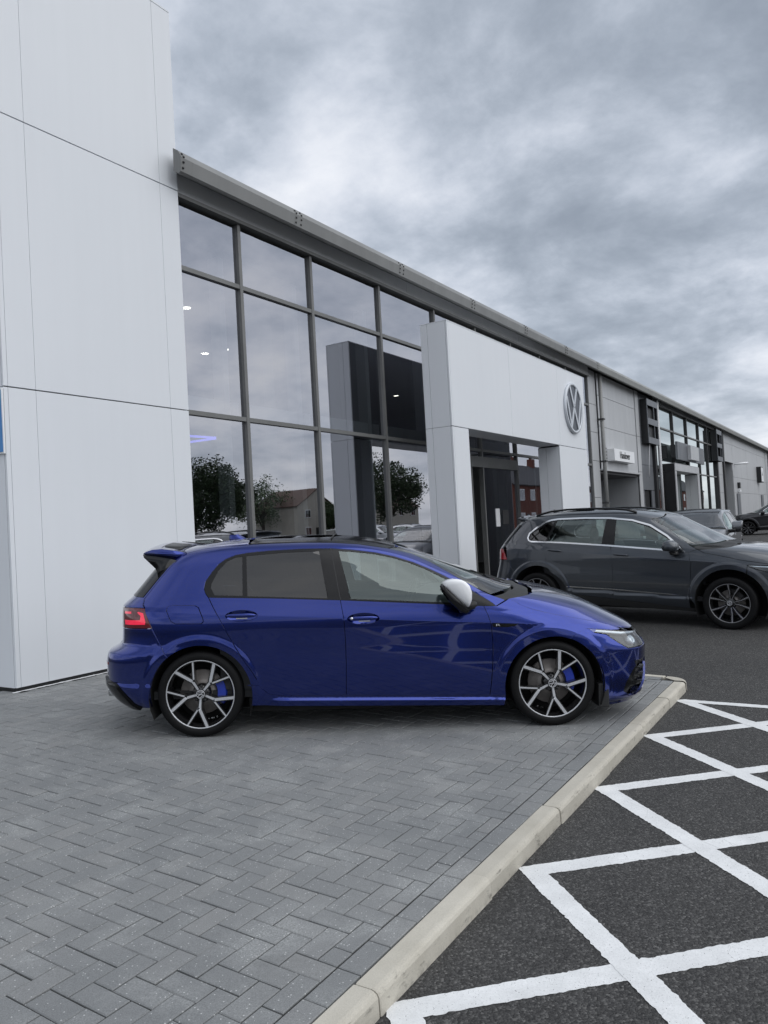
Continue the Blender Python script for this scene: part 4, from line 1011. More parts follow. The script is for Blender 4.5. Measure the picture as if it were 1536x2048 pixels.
def pose(name, P, fw, up):
    fw = Vector(fw).normalized(); up = Vector(up).normalized(); le = up.cross(fw).normalized(); fw = le.cross(up)
    e = empty(name); m = Matrix((fw, le, up)).transposed().to_4x4(); m.translation = P; e.matrix_world = m; return e
ca_, cb_ = Vector((4.04119522, 4.30802735, .000065)), Vector((5.49358511, 2.11859881, -.07065306))
nup = Vector((0, -.0323, 1)).normalized(); gf = (cb_-ca_).normalized()
hatch = pose('hatchback_car', ca_-gf.cross(nup)*.86, gf, nup)
tag(hatch, 'bright blue five-door hatchback with white mirror caps, parked on the grey block paving', 'car')
def side_panels(car):
    for sd in (-1, 1):
        S = G; P = PAINT_BLUE
        sf = CPIL+ROOFE[1:]+APIL[1:]+[(2.224, .905)]+list(reversed(DTOP))[1:]+RGAP[1:8]+[(.372, .378)]+arc(.02, .305, .378, 11.2, 128.5)+[(-.237, .626), (-.292, .729), (-.334, .813), (-.363, .874), (-.393, .933)]
        skin_obj('side_frame', P, car, patch(S, sf, holes=[FLAP], side=sd))
        skin_obj('fuel_flap', P, car, patch(S, FLAP, side=sd, gap=.003))
        rd = [p for p in BELT[:3]]+BGAP[1:]+[DBOT[1]]+list(reversed(RGAP))[:-1]
        d = skin_obj('rear_door', P, car, patch(S, rd, holes=[ell(.335, .893, .118, .040)], side=sd))
        hd = cpatch(S, ell(.335, .893, .118, .040), cup(.335, .893, .118, .040, .026), side=sd, us=.012, zg=[.85+.008*i for i in range(12)]); smooth_obj('handle_recess', P, d, hd[0], hd[1])
        fd = BELT[2:6]+FGAP[1:]+[DBOT[3]]+list(reversed(BGAP))[:-1]
        d2 = skin_obj('front_door', P, car, patch(S, fd, holes=[ell(1.235, .846, .118, .040)], side=sd))
        hd = cpatch(S, ell(1.235, .846, .118, .040), cup(1.235, .846, .118, .040, .026), side=sd, us=.012, zg=[.80+.008*i for i in range(12)]); smooth_obj('handle_recess', P, d2, hd[0], hd[1])
        for dd, hx, hz in ((d, .335, .893), (d2, 1.235, .846)):
            rings = []
            for k in range(13):
                t = -1+2*k/12; e = max(.12, (1-t**4))**.5; rings.append([(hx+.108*t, sd*(.900+.013*(1-t*t)+.009*math.cos(a)), hz+.004+.017*e*math.sin(a)-.010*t*0) for a in [2*math.pi*j/10 for j in range(10)]])
            rounded('door_handle', P, dd, rings)
            MB().box(hx-.035, hx+.05, sd*.913-.004, sd*.913+.004, hz-.021, hz-.013, 0, .002).build('handle_insert', CHROME, dd, False)
        if sd < 0: MB().lathe([(0, -.917), (.010, -.917), (.011, -.905)], 'y', 12, 0, True, (1.150, 0, .850)).build('key_lock', CHROME, d2, False)
        fn = [(2.132, .910), (2.228, .906), (2.30, .941)]+BONN[:-1]+[(3.19, .690), (3.12, .690), (3.045, .700), (2.913, .714), (2.816, .684), (2.768, .655)]+arc(2.645, .30, .369, 71, 190)+list(reversed(FGAP))[:-1]
        f_ = skin_obj('front_wing', P, car, patch(S, fn, side=sd))
        skin_obj('inner_wing', P, car, patch(S, [(2.74, .655), (2.80, .705), (2.92, .735), (3.0, .715), (2.93, .66), (2.80, .64)], side=sd, off=-.010, lip=0, gap=0))
        bg = skin_obj('wing_badge', GLOSS_BLACK, f_, patch(S, [(2.188, .784), (2.30, .776), (2.378, .772), (2.35, .757), (2.30, .752), (2.190, .757)], side=sd, off=.008, lip=.01, gap=0))
        tm = text_mesh('R', .030, RIM_CUT, .0012, 'badge_letter'); t = link('badge_letter', tm, bg); px = S.pt(S.q(2.228, .77), .77, .0095); t.location = (px[0], px[1]*sd, px[2]); t.rotation_euler = (math.pi/2, 0, 0 if sd < 0 else math.pi); t.scale = (2.0, .75, 1)
        sk = [(.374, .372), (.450, .374), (.474, .346), (.52, .307), (.598, .291), (.648, .286), (.898, .280), (1.092, .275), (1.554, .259), (2.16, .240), (2.281, .236), (2.266, .165), (.894, .206), (.569, .216), (.385, .225)]+arc(.02, .305, .378, -11, 10, 6)
        skin_obj('sill_inner', P, car, patch(S, [(.40, .42), (.60, .42), (.70, .262), (.41, .262)], side=sd, off=-.009, lip=0, gap=0))
        skin_obj('side_skirt', P, car, patch(S, sk, side=sd, lip=.03))
        tr = skin_obj('window_trim', GLOSS_BLACK, car, patch(S, BELT+list(reversed(DTOP))[1:-1], holes=[QGL, RGL, FGL], side=sd, off=-.003, gap=.001))
        skin_obj('quarter_glass', DARK_GLASS, car, patch(S, QGL, side=sd, off=-.006, lip=0, gap=0)); skin_obj('rear_door_glass', DARK_GLASS, car, patch(S, RGL, side=sd, off=-.006, lip=0, gap=0)); skin_obj('front_door_glass', CAR_GLASS, car, patch(S, FGL, side=sd, off=-.006, lip=0, gap=0))
        # seam between the doors and the belt moulding on the glass line
        skin_obj('door_seam', MATT_BLACK, tr, patch(S, [(1.066, .986), (1.058, 1.02), (1.0, 1.33), (.992, 1.362), (.998, 1.362), (1.006, 1.33), (1.064, 1.02), (1.072, .986)], side=sd, off=-.0015, lip=0, gap=0))
        hl = [(2.913, .713), (3.045, .699), (3.20, .677), ('q', 1.58, .662), ('q', 1.655, .650), ('q', 1.655, .60), ('q', 1.60, .556), (3.225, .552), (3.145, .600), (3.054, .664), (2.951, .685)]
        h = skin_obj('headlight', LENS_CLEAR, car, patch(S, hl, side=sd, lip=0, off=-.001))
        skin_obj('lamp_housing', HEAD_INNER, h, patch(S, hl, side=sd, lip=.0, off=-.045, gap=.0))
        skin_obj('light_strip', HEAD_LED, h, patch(S, [(2.935, .709), (3.045, .697), (3.20, .674), ('q', 1.60, .657), ('q', 1.60, .649), (3.19, .664), (3.045, .686), (2.97, .695)], side=sd, off=-.012, gap=0))
        for (qq, zz2, rr_) in ((1.42, .60, .030), (1.53, .612, .028)):
            p = Vector(S.pt(qq, zz2, -.03)); n_ = Vector(S.nrm(qq, zz2)); b = MB(); b.lathe([(rr_*1.25, -.015), (rr_*1.2, .018), (rr_, .02), (rr_*.9, .008), (rr_*.5, .016), (0, .018)], 'z', 20); o = b.build('projector', HEAD_LED, h, False); o.location = (p.x, p.y*sd, p.z); n_.y *= sd; o.rotation_mode = 'QUATERNION'; o.rotation_quaternion = n_.to_track_quat('Z', 'Y')
        tl = [(-.396, .961), (-.363, .874), (-.336, .815), (-.448, .812), ('q', -.58, .803), ('q', -.70, .79), ('q', -.70, .945), ('q', -.58, .958), (-.494, .962)]
        t_ = skin_obj('tail_light', RED_LENS, car, patch(S, tl, side=sd, off=.002))
        skin_obj('lit_element', RED_LIT, t_, patch(S, [(-.575, .868), (-.43, .874), (-.425, .905), (-.455, .928), (-.445, .935), (-.405, .925), (-.385, .86), (-.39, .842), (-.57, .834)], side=sd, off=.0035, gap=0, lip=.002))
        skin_obj('lit_element', RED_LIT, t_, patch(S, [(-.575, .915), (-.51, .918), (-.51, .934), (-.575, .931)], side=sd, off=.0035, gap=0, lip=.002))
        # wing mirror
        m_ = empty('mirror', (1.93, sd*1.0, 1.0)); m_.parent = car
        def cap(y_, sc, dx=0, dz=0):
            o2 = [(1.812, 1.108), (1.85, 1.125), (1.891, 1.131), (1.935, 1.122), (1.972, 1.103), (2.006, 1.067), (2.022, 1.02), (2.020, .975), (2.006, .940), (1.992, .925), (1.968, .937), (1.92, .973), (1.866, 1.022), (1.826, 1.065)]
            c = (1.93, 1.035); return [(c[0]+(p[0]-c[0])*sc+dx-1.93, sd*y_-sd*1.0, c[1]+(p[1]-c[1])*sc+dz-1.0) for p in o2]
        rounded('mirror_cap', MIRROR_CAP, m_, [cap(.925, .80, .01), cap(.95, .95), cap(1.0, 1.0), cap(1.06, 1.0), cap(1.10, .96, .0, .008), cap(1.13, .80, .008, .026), cap(1.145, .52, .01, .045), cap(1.149, .22, .01, .055)])
        lo = lambda y_, sc: [((x_-1.93)*1.0*sc+0, sd*y_-sd, (z_-.99)*sc-.015) for x_, z_ in ((1.80, 1.085), (1.815, 1.10), (1.99, .918), (2.0, .90), (1.975, .885), (1.93, .905), (1.85, .985), (1.805, 1.05))]
        rounded('mirror_housing', GLOSS_BLACK, m_, [lo(.93, .95), lo(1.0, 1.02), lo(1.09, 1.0), lo(1.125, .85)])
        b = MB(); b.add([(-.128, -sd*.05, .075), (-.128, sd*.12, .06), (-.10, sd*.12, -.03), (-.085, -sd*.05, -.04)], [(0, 1, 2, 3)]); b.build('mirror_glass', MIRROR_GLASS, m_, False)
        rounded('mirror_arm', MATT_BLACK, m_, [[(x_, sd*y_-sd, z_) for x_, z_ in ((.02+w_, -.13+h_), (.10+w_, -.10+h_), (.145-w_, -.085+h_), (.14-w_, -.055+h_), (.09, -.045+h_), (.03+w_, -.075+h_))] for y_, w_, h_ in ((.84, -.01, 0), (.90, 0, 0), (.96, .0, .005), (1.0, .02, .01))])
        # the black deflector blade on the front intake and its fins
        for cx, r_ in ((.02, .385), (2.645, .377)): wheel_well(car, cx, .305, r_, sd*.875, sd*.56)
side_panels(hatch)
def rest_of_hatch(car):
    S, P = G, PAINT_BLUE
    skin_obj('roof_rear', P, car, patch(S, ROOFE[:4]+[(.354, 1.43), (.354, 1.44), ('q', -1, 1.4465), ('q', -1, 1.387)], both=True))
    rf = skin_obj('sunroof_panel', GLOSS_BLACK, car, patch(S, [(.358, 1.4105)]+ROOFE[4:]+[('q', 2, 1.378), ('q', 2, 1.4575), ('q', -1, 1.4575), ('q', -1, 1.4475), (.358, 1.441), (.358, 1.43)], both=True, zg=ZG+[1.4455, 1.4495, 1.452, 1.4545, 1.4565]))
    b = MB(); b.tube([(.995, .50, 1.433), (1.0, .25, 1.452), (1.0, 0, 1.4575), (1.0, -.25, 1.452), (.995, -.50, 1.433)], .006, 6); b.build('sunroof_seam', MATT_BLACK, rf, False)
    rounded('roof_aerial', P, car, [[(.27-.09*t, y_*(1-t), 1.425+.055*t) for y_ in (0,)]+[(.20-.06*t, -.022*(1-t), 1.428+.05*t), (.10-.0*t, -.012*(1-t), 1.425+.055*t), (.10, .012*(1-t), 1.425+.055*t), (.20-.06*t, .022*(1-t), 1.428+.05*t)] for t in (0, .4, .8, 1)])
    ws = [(1.432, 1.347), (1.622, 1.300), (1.772, 1.229), (1.907, 1.149), (1.996, 1.094), (2.107, 1.032), (2.195, .990), ('q', 1.5, 1.012), ('q', 2, 1.034), ('q', 2, 1.374)]
    w_ = skin_obj('windscreen', SCREEN_GLASS, car, patch(S, ws, both=True, off=-.003, lip=.0))
    skin_obj('screen_band', GLOSS_BLACK, w_, patch(S, [(1.432, 1.347), (1.622, 1.300), (1.772, 1.229), (1.907, 1.149), (1.996, 1.094), (2.107, 1.032), (2.195, .992), (2.235, 1.002), (2.15, 1.04), (2.03, 1.10), (1.94, 1.155), (1.80, 1.235), (1.65, 1.307), (1.46, 1.353)], side=-1, off=-.006, lip=0, gap=0))
    skin_obj('cowl', MATT_BLACK, car, patch(S, [(2.20, .985), (2.30, .947), (2.325, .957), ('q', 1.6, .990), ('q', 2, 1.002), ('q', 2, 1.032), ('q', 1.5, 1.010)], both=True, off=-.012))
    for a, c in (((2.40, -.52, .985), (2.30, .05, 1.052)), ((2.43, -.02, 1.015), (2.26, .55, 1.03))):
        wp = MB(); wp.tube([a, ((a[0]+c[0])/2, (a[1]+c[1])/2, (a[2]+c[2])/2+.02), c], .010, 6); wp.build('wiper', MATT_BLACK, car, False)
    rounded('cowl_grille', MATT_BLACK, car, [[(2.34+.03*math.cos(t)+.08*(1-(y_/.7)**2), y_, .968+.03*(1-(y_/.7)**2)+.02*math.sin(t)) for t in [2*math.pi*j/8 for j in range(8)]] for y_ in [-.66+.11*k for k in range(13)]])
    skin_obj('bonnet', P, car, patch(S, BONN+[('q', 1.60, .683), ('q', 1.8, .674), ('q', 2, .672), ('q', 2, 1.0), ('q', 1.6, .988)], both=True, gap=.0018))
    for sd in (-1, 1):
        b = MB(); b.tube([(2.52, sd*.50, .956), (2.75, sd*.45, .925), (3.0, sd*.40, .866)], [.004, .010, .003], 6); b.build('bonnet_crease', P, car, False)
    gl = skin_obj('upper_grille', GLOSS_BLACK, car, patch(S, [('q', 1.66, .662), ('q', 1.66, .60), ('q', 2, .60), ('q', 2, .664)], both=True, off=-.006))
    skin_obj('grille_light_bar', HEAD_LED, gl, patch(S, [('q', 1.66, .640), ('q', 2, .640), ('q', 2, .633), ('q', 1.66, .633)], both=True, off=.0))
    IN = [(3.185, .225), (3.205, .29), (3.25, .36), (3.295, .415), ('q', 1.50, .447), ('q', 1.64, .455), ('q', 1.64, .40), ('q', 1.60, .30), ('q', 1.55, .215), (3.30, .178), (3.24, .185)]
    fb = [(2.768, .655), (2.816, .684), (2.913, .712), (2.951, .683), (3.054, .662), (3.145, .597), (3.225, .549), ('q', 1.60, .553), ('q', 1.66, .59), ('q', 2, .59), ('q', 2, .105), ('q', 1.5, .105), (3.16, .105), (3.05, .115), (2.995, .155)]+arc(2.645, .30, .369, -20, 71)
    bm_ = skin_obj('front_bumper', P, car, patch(S, fb, both=True, holes=[IN], gap=.002, lip=.016))
    skin_obj('centre_intake', GLOSS_BLACK, bm_, patch(S, [('q', 1.72, .20), ('q', 1.70, .50), ('q', 2, .50), ('q', 2, .20)], both=True, off=.002, lip=.004))
    skin_obj('intake_back', MATT_BLACK, bm_, patch(S, IN, both=True, off=-.06, lip=0, gap=-.012))
    for k, sd_ in [(k, s_) for k in range(4) for s_ in (-1, 1)]:
        z0 = .245+.055*k; skin_obj('intake_fin', GLOSS_BLACK, bm_, patch(S, [(3.20+.02*k, z0), ('q', 1.6, z0+.02), ('q', 1.6, z0+.034), (3.20+.02*k, z0+.010)], side=sd_, off=-.012, lip=.03, gap=0))
    for sb3 in (-1, 1): skin_obj('intake_blade', GLOSS_BLACK, bm_, patch(S, [('q', 1.44, .19), ('q', 1.475, .19), ('q', 1.52, .45), ('q', 1.485, .45)], side=sb3, off=-.006, lip=.05, gap=0))
    skin_obj('front_splitter', P, car, patch(S, [(3.03, .128), (3.17, .128), ('q', 1.5, .133), ('q', 2, .133), ('q', 2, .108), ('q', 1.5, .105), (3.16, .102), (3.04, .10)], both=True, off=.012, lip=.05))
    rb = [(-.237, .626)]+arc(.02, .305, .378, 128.5, 190)+[(-.352, .222), (-.43, .214), (-.49, .245), (-.56, .325), (-.62, .395), ('q', -.62, .435), ('q', -1, .44), ('q', -1, .672), ('q', -.62, .675), ('q', -.62, .79), ('q', -.58, .80), (-.448, .809), (-.338, .811), (-.292, .729)]
    rbo = skin_obj('rear_bumper', P, car, patch(S, rb, both=True, lip=.02))
    skin_obj('diffuser', GLOSS_BLACK, car, patch(S, [(-.435, .208), (-.495, .238), (-.565, .318), (-.628, .392), ('q', -.62, .43), ('q', -1, .435), ('q', -1, .22), ('q', -.6, .205)], both=True, off=.018, lip=.05))
    skin_obj('rear_reflector', RED_BRIGHT, rbo, patch(S, [('q', -.56, .53), ('q', -.74, .53), ('q', -.74, .545), ('q', -.56, .548)], both=True, off=.003, lip=.004, gap=0))
    for y in (-.52, -.38, .38, .52): MB().lathe([(.046, .03), (.048, -.02), (.042, -.02), (.040, .06)], 'x', 20, 0, True, (-.745, y, .30)).build('exhaust_tip', CHROME, car, False)
    tg = [(-.135, 1.350), (-.226, 1.268), (-.308, 1.17), (-.416, 1.027), (-.417, .986), (-.402, .964), (-.494, .965), ('q', -.58, .961), ('q', -.704, .948), ('q', -.704, .787), ('q', -.63, .79), ('q', -.63, .68), ('q', -1, .677), ('q', -1, 1.384)]
    t_ = skin_obj('tailgate', P, car, patch(S, tg, both=True))
    skin_obj('rear_window', GLOSS_BLACK, t_, patch(S, [(-.428, 1.035), (-.318, 1.178), (-.262, 1.245), ('q', -.6, 1.255), ('q', -1, 1.26), ('q', -1, 1.045), ('q', -.6, 1.038)], both=True, off=.004, lip=.006, gap=0))
    b = MB(); b.tube([(-.60, -.02, 1.045), (-.625, .0, 1.06), (-.56, .32, 1.10)], .011, 6); b.build('rear_wiper', MATT_BLACK, t_, False)
    # roof spoiler: painted upper wing and gloss black lower edge
    def sp(pr, y): k = 1-(y/.60)**2; return [(x_-.035*k, y, z_+.040*k) for x_, z_ in pr]
    up_ = [(-.125, 1.356), (-.22, 1.377), (-.315, 1.391), (-.39, 1.387), (-.44, 1.372), (-.458, 1.358), (-.44, 1.350), (-.36, 1.338), (-.25, 1.318), (-.185, 1.302)]
    ys_ = [-.60, -.585, -.55, -.45, -.3, -.15, 0, .15, .3, .45, .55, .585, .60]
    s_ = rounded('spoiler', P, car, [sp(up_, y) for y in ys_])
    lo_ = [(-.187, 1.300), (-.25, 1.316), (-.36, 1.336), (-.44, 1.348), (-.457, 1.352), (-.448, 1.330), (-.40, 1.288), (-.352, 1.245), (-.337, 1.217), (-.325, 1.172), (-.30, 1.178)]
    def sb2(y, o): k = 1-(y/.60)**2 if abs(y) < .6 else 0; return [(x_-.02*k, math.copysign(abs(y)+o*(1.352-z_)/.18, y), z_+.035*k) for x_, z_ in lo_]
    for sg in (-1, 1): rounded('spoiler_blade', GLOSS_BLACK, s_, [sb2(sg*y, o) for y, o in ((.606, .072), (.59, .070), (.55, .06), (.50, .05))])
    for sg in (-1, 1): rounded('spoiler_slot', BLACK, s_, [[(x_, y, z_) for x_, z_ in ((-.18, 1.388+h_), (-.20, 1.398+h_), (-.34, 1.412+h_), (-.35, 1.400+h_))] for y, h_ in ((sg*.50, -.008), (sg*.36, .007), (sg*.16, .016))])
    # underside and cabin
    MB().box(.36, 2.28, -.80, .80, .16, .27, 0, .02).box(-.45, .34, -.55, .55, .18, .5).box(2.29, 3.2, -.55, .55, .14, .5).build('underbody', LINER, car, False)
    for sg in (-1, 1): MB().box(2.98, 3.06, sg*.70-.14, sg*.70+.14, .12, .30, 0, .01).build('mud_guard', MATT_BLACK, car, False)
    cabin(car, S, -.35, 2.25, .27, .93, 1.36, sx=1.10, rx=.28)
    skin_obj('headlining', INTERIOR, car, patch(S, [(0.0, 1.36), (.4, 1.385), (1.0, 1.383), (1.38, 1.338), ('q', 2, 1.36), ('q', 2, 1.43), ('q', -1, 1.43), ('q', -1, 1.36)], both=True, off=-.035, lip=0, us=.08))
    # road wheels
    z = .317
    make_wheel(car, 'split', .318, .254, .225, CALIPER, 49.3, (0.012, -.755, z), -1, 4); make_wheel(car, 'split', .318, .254, .225, CALIPER, 61, (2.633, -.755, z-.001), -1, 8)
    make_wheel(car, 'split', .318, .254, .225, CALIPER, 20, (0.012, .755, z), 1, 4); make_wheel(car, 'split', .318, .254, .225, CALIPER, 40, (2.633, .755, z), 1, 8)
rest_of_hatch(hatch)
# ------------------------------------------------------------------ the grey off-roader
TF = [(.15, 3.35, 2.1, 4.2), (.25, 3.52, 2.1, 4.8), (.5, 3.58, 2.1, 5), (.7, 3.58, 2.1, 4.8), (.80, 3.54, 2.1, 4.3), (.87, 3.48, 2.1, 4), (.92, 3.38, 2.1, 3.6), (.97, 3.2, 2.1, 3.4), (1.01, 2.98, 2.05, 3.2), (1.04, 2.72, 1.9, 3.2), (1.06, 2.55, 1.7, 4), (1.09, 2.45, 1.5, 4.6), (1.2, 2.2, 1.3, 5), (1.35, 1.92, 1.1, 5), (1.46, 1.72, 1.0, 4.6), (1.51, 1.56, .95, 4), (1.55, 1.35, .85, 3.4), (1.575, 1.1, .8, 2.8), (1.59, .75, .72, 2)]
TRR = [(.15, -.55, .5, 4.8), (.2, -.65, .5, 5), (.35, -.80, .5, 5.2), (.53, -.87, .5, 5.2), (.60, -.845, .5, 5), (.87, -.775, .5, 5), (1.02, -.765, .5, 5), (1.07, -.735, .5, 5), (1.2, -.64, .5, 5), (1.35, -.52, .5, 5), (1.45, -.44, .5, 4.8), (1.50, -.36, .5, 4.2), (1.53, -.2, .55, 3.6), (1.56, .1, .6, 3), (1.58, .4, .65, 2.5), (1.59, .68, .69, 2)]
TW = [(.15, .82), (.25, .868), (.35, .898), (.5, .912), (.7, .918), (.85, .918), (.95, .908), (1.0, .898), (1.05, .884), (1.1, .868), (1.2, .825), (1.3, .775), (1.4, .72), (1.46, .68), (1.51, .62), (1.55, .53), (1.575, .38), (1.59, .03)]
def tdy(x, z):
    d = 0
    for hx, hz in ((.05, .345), (2.72, .32)):
        r = math.hypot(x-hx, z-hz)
        if r < .56: d += .012*sstep((.53-r)/.04)
    u = z-(1.018-.070*x)
    if -.22 < u < .07: d += .012*((1-u/.07) if u > 0 else (1+u/.22)**1.6)
    if z < .5: d += .018*sstep((.475-.04*x-z)/.03)*sstep((x-.5)/.1)*sstep((2.3-x)/.1)
    return d
T = Skin(TF, TRR, TW, tdy); T.arch = [(.05, .345, .450, .545, .0135), (2.72, .32, .440, .545, .0135)]; T.crease = [(lambda x: 1.018-.070*x, -.6, 2.9, (-.02, -.01, -.003, .003, .012))]
ZT = [.15+.025*i for i in range(35)]+[1.02+.0125*i for i in range(4)]+[1.08+.025*i for i in range(16)]+[1.48+.0125*i for i in range(6)]+[1.55+.006*i for i in range(7)]
D_T = [(-.07, 1.129), (-.115, 1.145), (-.145, 1.195), (-.126, 1.265), (-.02, 1.35), (.1, 1.427), (.2, 1.455), (.315, 1.468), (.726, 1.47), (1.118, 1.456), (1.439, 1.417), (1.695, 1.340), (1.94, 1.195), (2.083, 1.08), (2.199, .968), (1.882, .995), (1.127, 1.059), (.417, 1.108)]
def pin(poly, d): return inset(poly, d, lambda p: False)
def suv(name, paint, label, P0, fw, up, trim=CHROME):
    car = pose(name, P0, fw, up); tag(car, label, 'car'); S = T; kw = dict(zg=ZT, us=.04)
    D2 = pin(resample_xz(D_T, .05), .020)
    arch_r = arc(.05, .345, .44, 7, 140); arch_f = arc(2.72, .32, .43, 60, 187)
    rfe = [(-.19, 1.455), (.0, 1.495), (.24, 1.522), (.8, 1.528), (1.3, 1.495), (1.55, 1.455), (1.66, 1.42)]
    apl = [(1.80, 1.345), (1.95, 1.255), (2.1, 1.15), (2.25, 1.055), (2.34, 1.005)]
    cpl = [(-.50, 1.045), (-.56, 1.08), (-.40, 1.26), (-.28, 1.38), (-.19, 1.455)]
    belt = [(-.07, 1.129), (.188, 1.122), (.417, 1.108), (1.127, 1.059), (1.178, 1.055), (1.882, .995), (2.199, .968), (2.237, .966)]
    rg = [(.188, 1.122), (.186, .988), (.195, .85), (.27, .70), (.42, .60), (.487, .50), (.50, .40)]; bgp = [(1.178, 1.055), (1.205, .799), (1.20, .5), (1.19, .335)]; fg = [(2.237, .966), (2.265, .804), (2.244, .609), (2.223, .39), (2.22, .235)]
    for sd in (-1, 1):
        sf = cpl+rfe[1:]+apl+[(2.237, .966), (2.199, .968)]+list(reversed(D_T[:15]))[1:]+[(.186, 1.120)]+rg[1:5]+arc(.05, .345, .44, 30, 140)+[(-.36, .70), (-.44, .80), (-.482, .87)]
        skin_obj('side_frame', paint, car, patch(S, sf, side=sd, **kw))
        rd = belt[1:5]+bgp[1:]+[(.53, .385)]+list(reversed(rg))[:-1]
        d1 = skin_obj('rear_door', paint, car, patch(S, rd, side=sd, **kw)); d2 = skin_obj('front_door', paint, car, patch(S, belt[4:6]+[(2.237, .966)]+fg[1:]+list(reversed(bgp))[:-1], side=sd, **kw))
        for dd, hx, hz in ((d1, .35, 1.008), (d2, 1.335, .942)):
            rounded('door_handle', paint, dd, [[(hx+.105*t, sd*(.945+.010*(1-t*t)+.008*math.cos(a)), hz-.008*t+.016*max(.15, 1-t**4)**.5*math.sin(a)) for a in [2*math.pi*j/8 for j in range(8)]] for t in [-1+k/5 for k in range(11)]])
        skin_obj('front_wing', paint, car, patch(S, [(2.237, .966), (2.34, 1.003), (2.42, .962), (2.60, .925), (2.86, .867), (3.15, .818), (3.27, .799), (3.05, .804), (2.945, .804), (2.93, .70)]+arc(2.72, .32, .43, 60, 187)+list(reversed(fg))[1:-1], side=sd, **kw))
        sk = [(.503, .40), (.53, .378), (1.19, .328), (2.22, .229), (2.288, .225), (2.29, .19), (.53, .25)]
        skin_obj('side_sill', MATT_BLACK, car, patch(S, sk, side=sd, lip=.03, **kw))
        skin_obj('sill_trim', trim, car, patch(S, [(.515, .492), (1.19, .470), (2.0, .420), (2.09, .405), (2.0, .410), (1.19, .457), (.515, .480)], side=sd, off=.006, lip=.008, gap=0, **kw))
        skin_obj('window_surround', trim, car, patch(S, D_T, holes=[[tuple(p) for p in D2]], side=sd, off=.004, gap=.0, lip=.008, us=.05, zg=[]))
        qg = [(-.06, 1.16), (-.10, 1.19), (-.09, 1.25), (.155, 1.405), (.262, 1.432), (.175, 1.15)]; rgl = [(.305, 1.440), (1.058, 1.437), (1.042, 1.09), (.205, 1.142)]; fgl = [(1.206, 1.424), (1.445, 1.389), (1.690, 1.305), (1.94, 1.158), (2.04, 1.075), (2.03, 1.012), (1.877, 1.013), (1.23, 1.066)]
        skin_obj('window_trim', GLOSS_BLACK, car, patch(S, [tuple(p) for p in D2], holes=[qg, rgl, fgl], side=sd, off=-.003, gap=0, **kw))
        skin_obj('quarter_glass', DARK_GLASS, car, patch(S, qg, side=sd, off=-.006, lip=0, gap=0, **kw)); skin_obj('rear_door_glass', CAR_GLASS, car, patch(S, rgl, side=sd, off=-.006, lip=0, gap=0, **kw)); skin_obj('front_door_glass', CAR_GLASS, car, patch(S, fgl, side=sd, off=-.006, lip=0, gap=0, **kw))
        t_ = skin_obj('tail_light', RED_BRIGHT, car, patch(S, [(-.482, .87), (-.50, .90), (-.52, .94), (-.585, 1.035), ('q', -.62, 1.02), ('q', -.78, 1.0), ('q', -.78, .875)], side=sd, off=.004, **kw))
        hl = [(2.93, .80), (3.05, .800), (3.25, .79), ('q', 1.6, .775), ('q', 1.66, .72), ('q', 1.5, .69), (3.2, .71), (3.05, .75)]
        h = skin_obj('headlight', LENS_CLEAR, car, patch(S, hl, side=sd, lip=0, **kw)); skin_obj('lamp_housing', HEAD_INNER, h, patch(S, hl, side=sd, lip=0, off=-.04, gap=0, **kw)); skin_obj('light_strip', HEAD_LED, h, patch(S, [(2.95, .797), (3.25, .787), ('q', 1.6, .772), ('q', 1.6, .755), (3.2, .772), (3.02, .783)], side=sd, off=-.008, gap=0, **kw))
        m_ = empty('mirror', (2.05, sd*1.02, 1.05)); m_.parent = car
        cp = lambda y_, s: [((x_-2.055)*s, sd*(y_-1.02), (z_-1.052)*s) for x_, z_ in ((1.962, 1.088), (1.985, 1.118), (2.04, 1.136), (2.10, 1.122), (2.138, 1.09), (2.152, 1.04), (2.135, 1.0), (2.10, .985), (1.98, .998), (1.96, 1.02))]
        rounded('mirror_cap', paint, m_, [cp(.94, .85), cp(.97, 1), cp(1.08, 1), cp(1.13, .85), cp(1.15, .5), cp(1.155, .15)])
        rounded('mirror_arm', MATT_BLACK, m_, [[(x_, sd*(y_-1.02), z_) for x_, z_ in ((-.03, -.07), (.05, -.07), (.07, -.11), (-.01, -.11))] for y_ in (.86, .95, 1.02)])
        rounded('roof_rail', GLOSS_BLACK, car, [[(x_, sd*(.57+.018*math.cos(a)), z_+.016*math.sin(a)) for a in [2*math.pi*j/8 for j in range(8)]] for x_, z_ in ((-.10, 1.515), (0, 1.545), (.15, 1.575), (.4, 1.592), (.8, 1.592), (1.1, 1.578), (1.3, 1.555), (1.45, 1.515))])
        for cx, cz, r_ in ((.05, .345, .45), (2.72, .32, .44)): wheel_well(car, cx, cz, r_, sd*.90, sd*.55)
    skin_obj('roof', paint, car, patch(S, rfe+[('q', 2, 1.485), ('q', 2, 1.589), ('q', -1, 1.589), ('q', -1, 1.50)], both=True, us=.06, zg=ZT))
    skin_obj('windscreen', SCREEN_GLASS, car, patch(S, [(1.672, 1.415), (1.81, 1.342), (1.96, 1.252), (2.11, 1.147), (2.26, 1.055), ('q', 1.5, 1.07), ('q', 2, 1.085), ('q', 2, 1.48)], both=True, off=-.003, lip=0, **kw))
    skin_obj('cowl', MATT_BLACK, car, patch(S, [(2.27, 1.045), (2.345, 1.008), (2.42, 1.005), ('q', 1.6, 1.035), ('q', 2, 1.05), ('q', 2, 1.083), ('q', 1.5, 1.068)], both=True, off=-.01, **kw))
    skin_obj('bonnet', paint, car, patch(S, [(2.36, 1.0), (2.42, .965), (2.60, .929), (2.86, .871), (3.15, .822), (3.3, .80), ('q', 1.65, .79), ('q', 2, .79), ('q', 2, 1.048), ('q', 1.6, 1.033)], both=True, **kw))
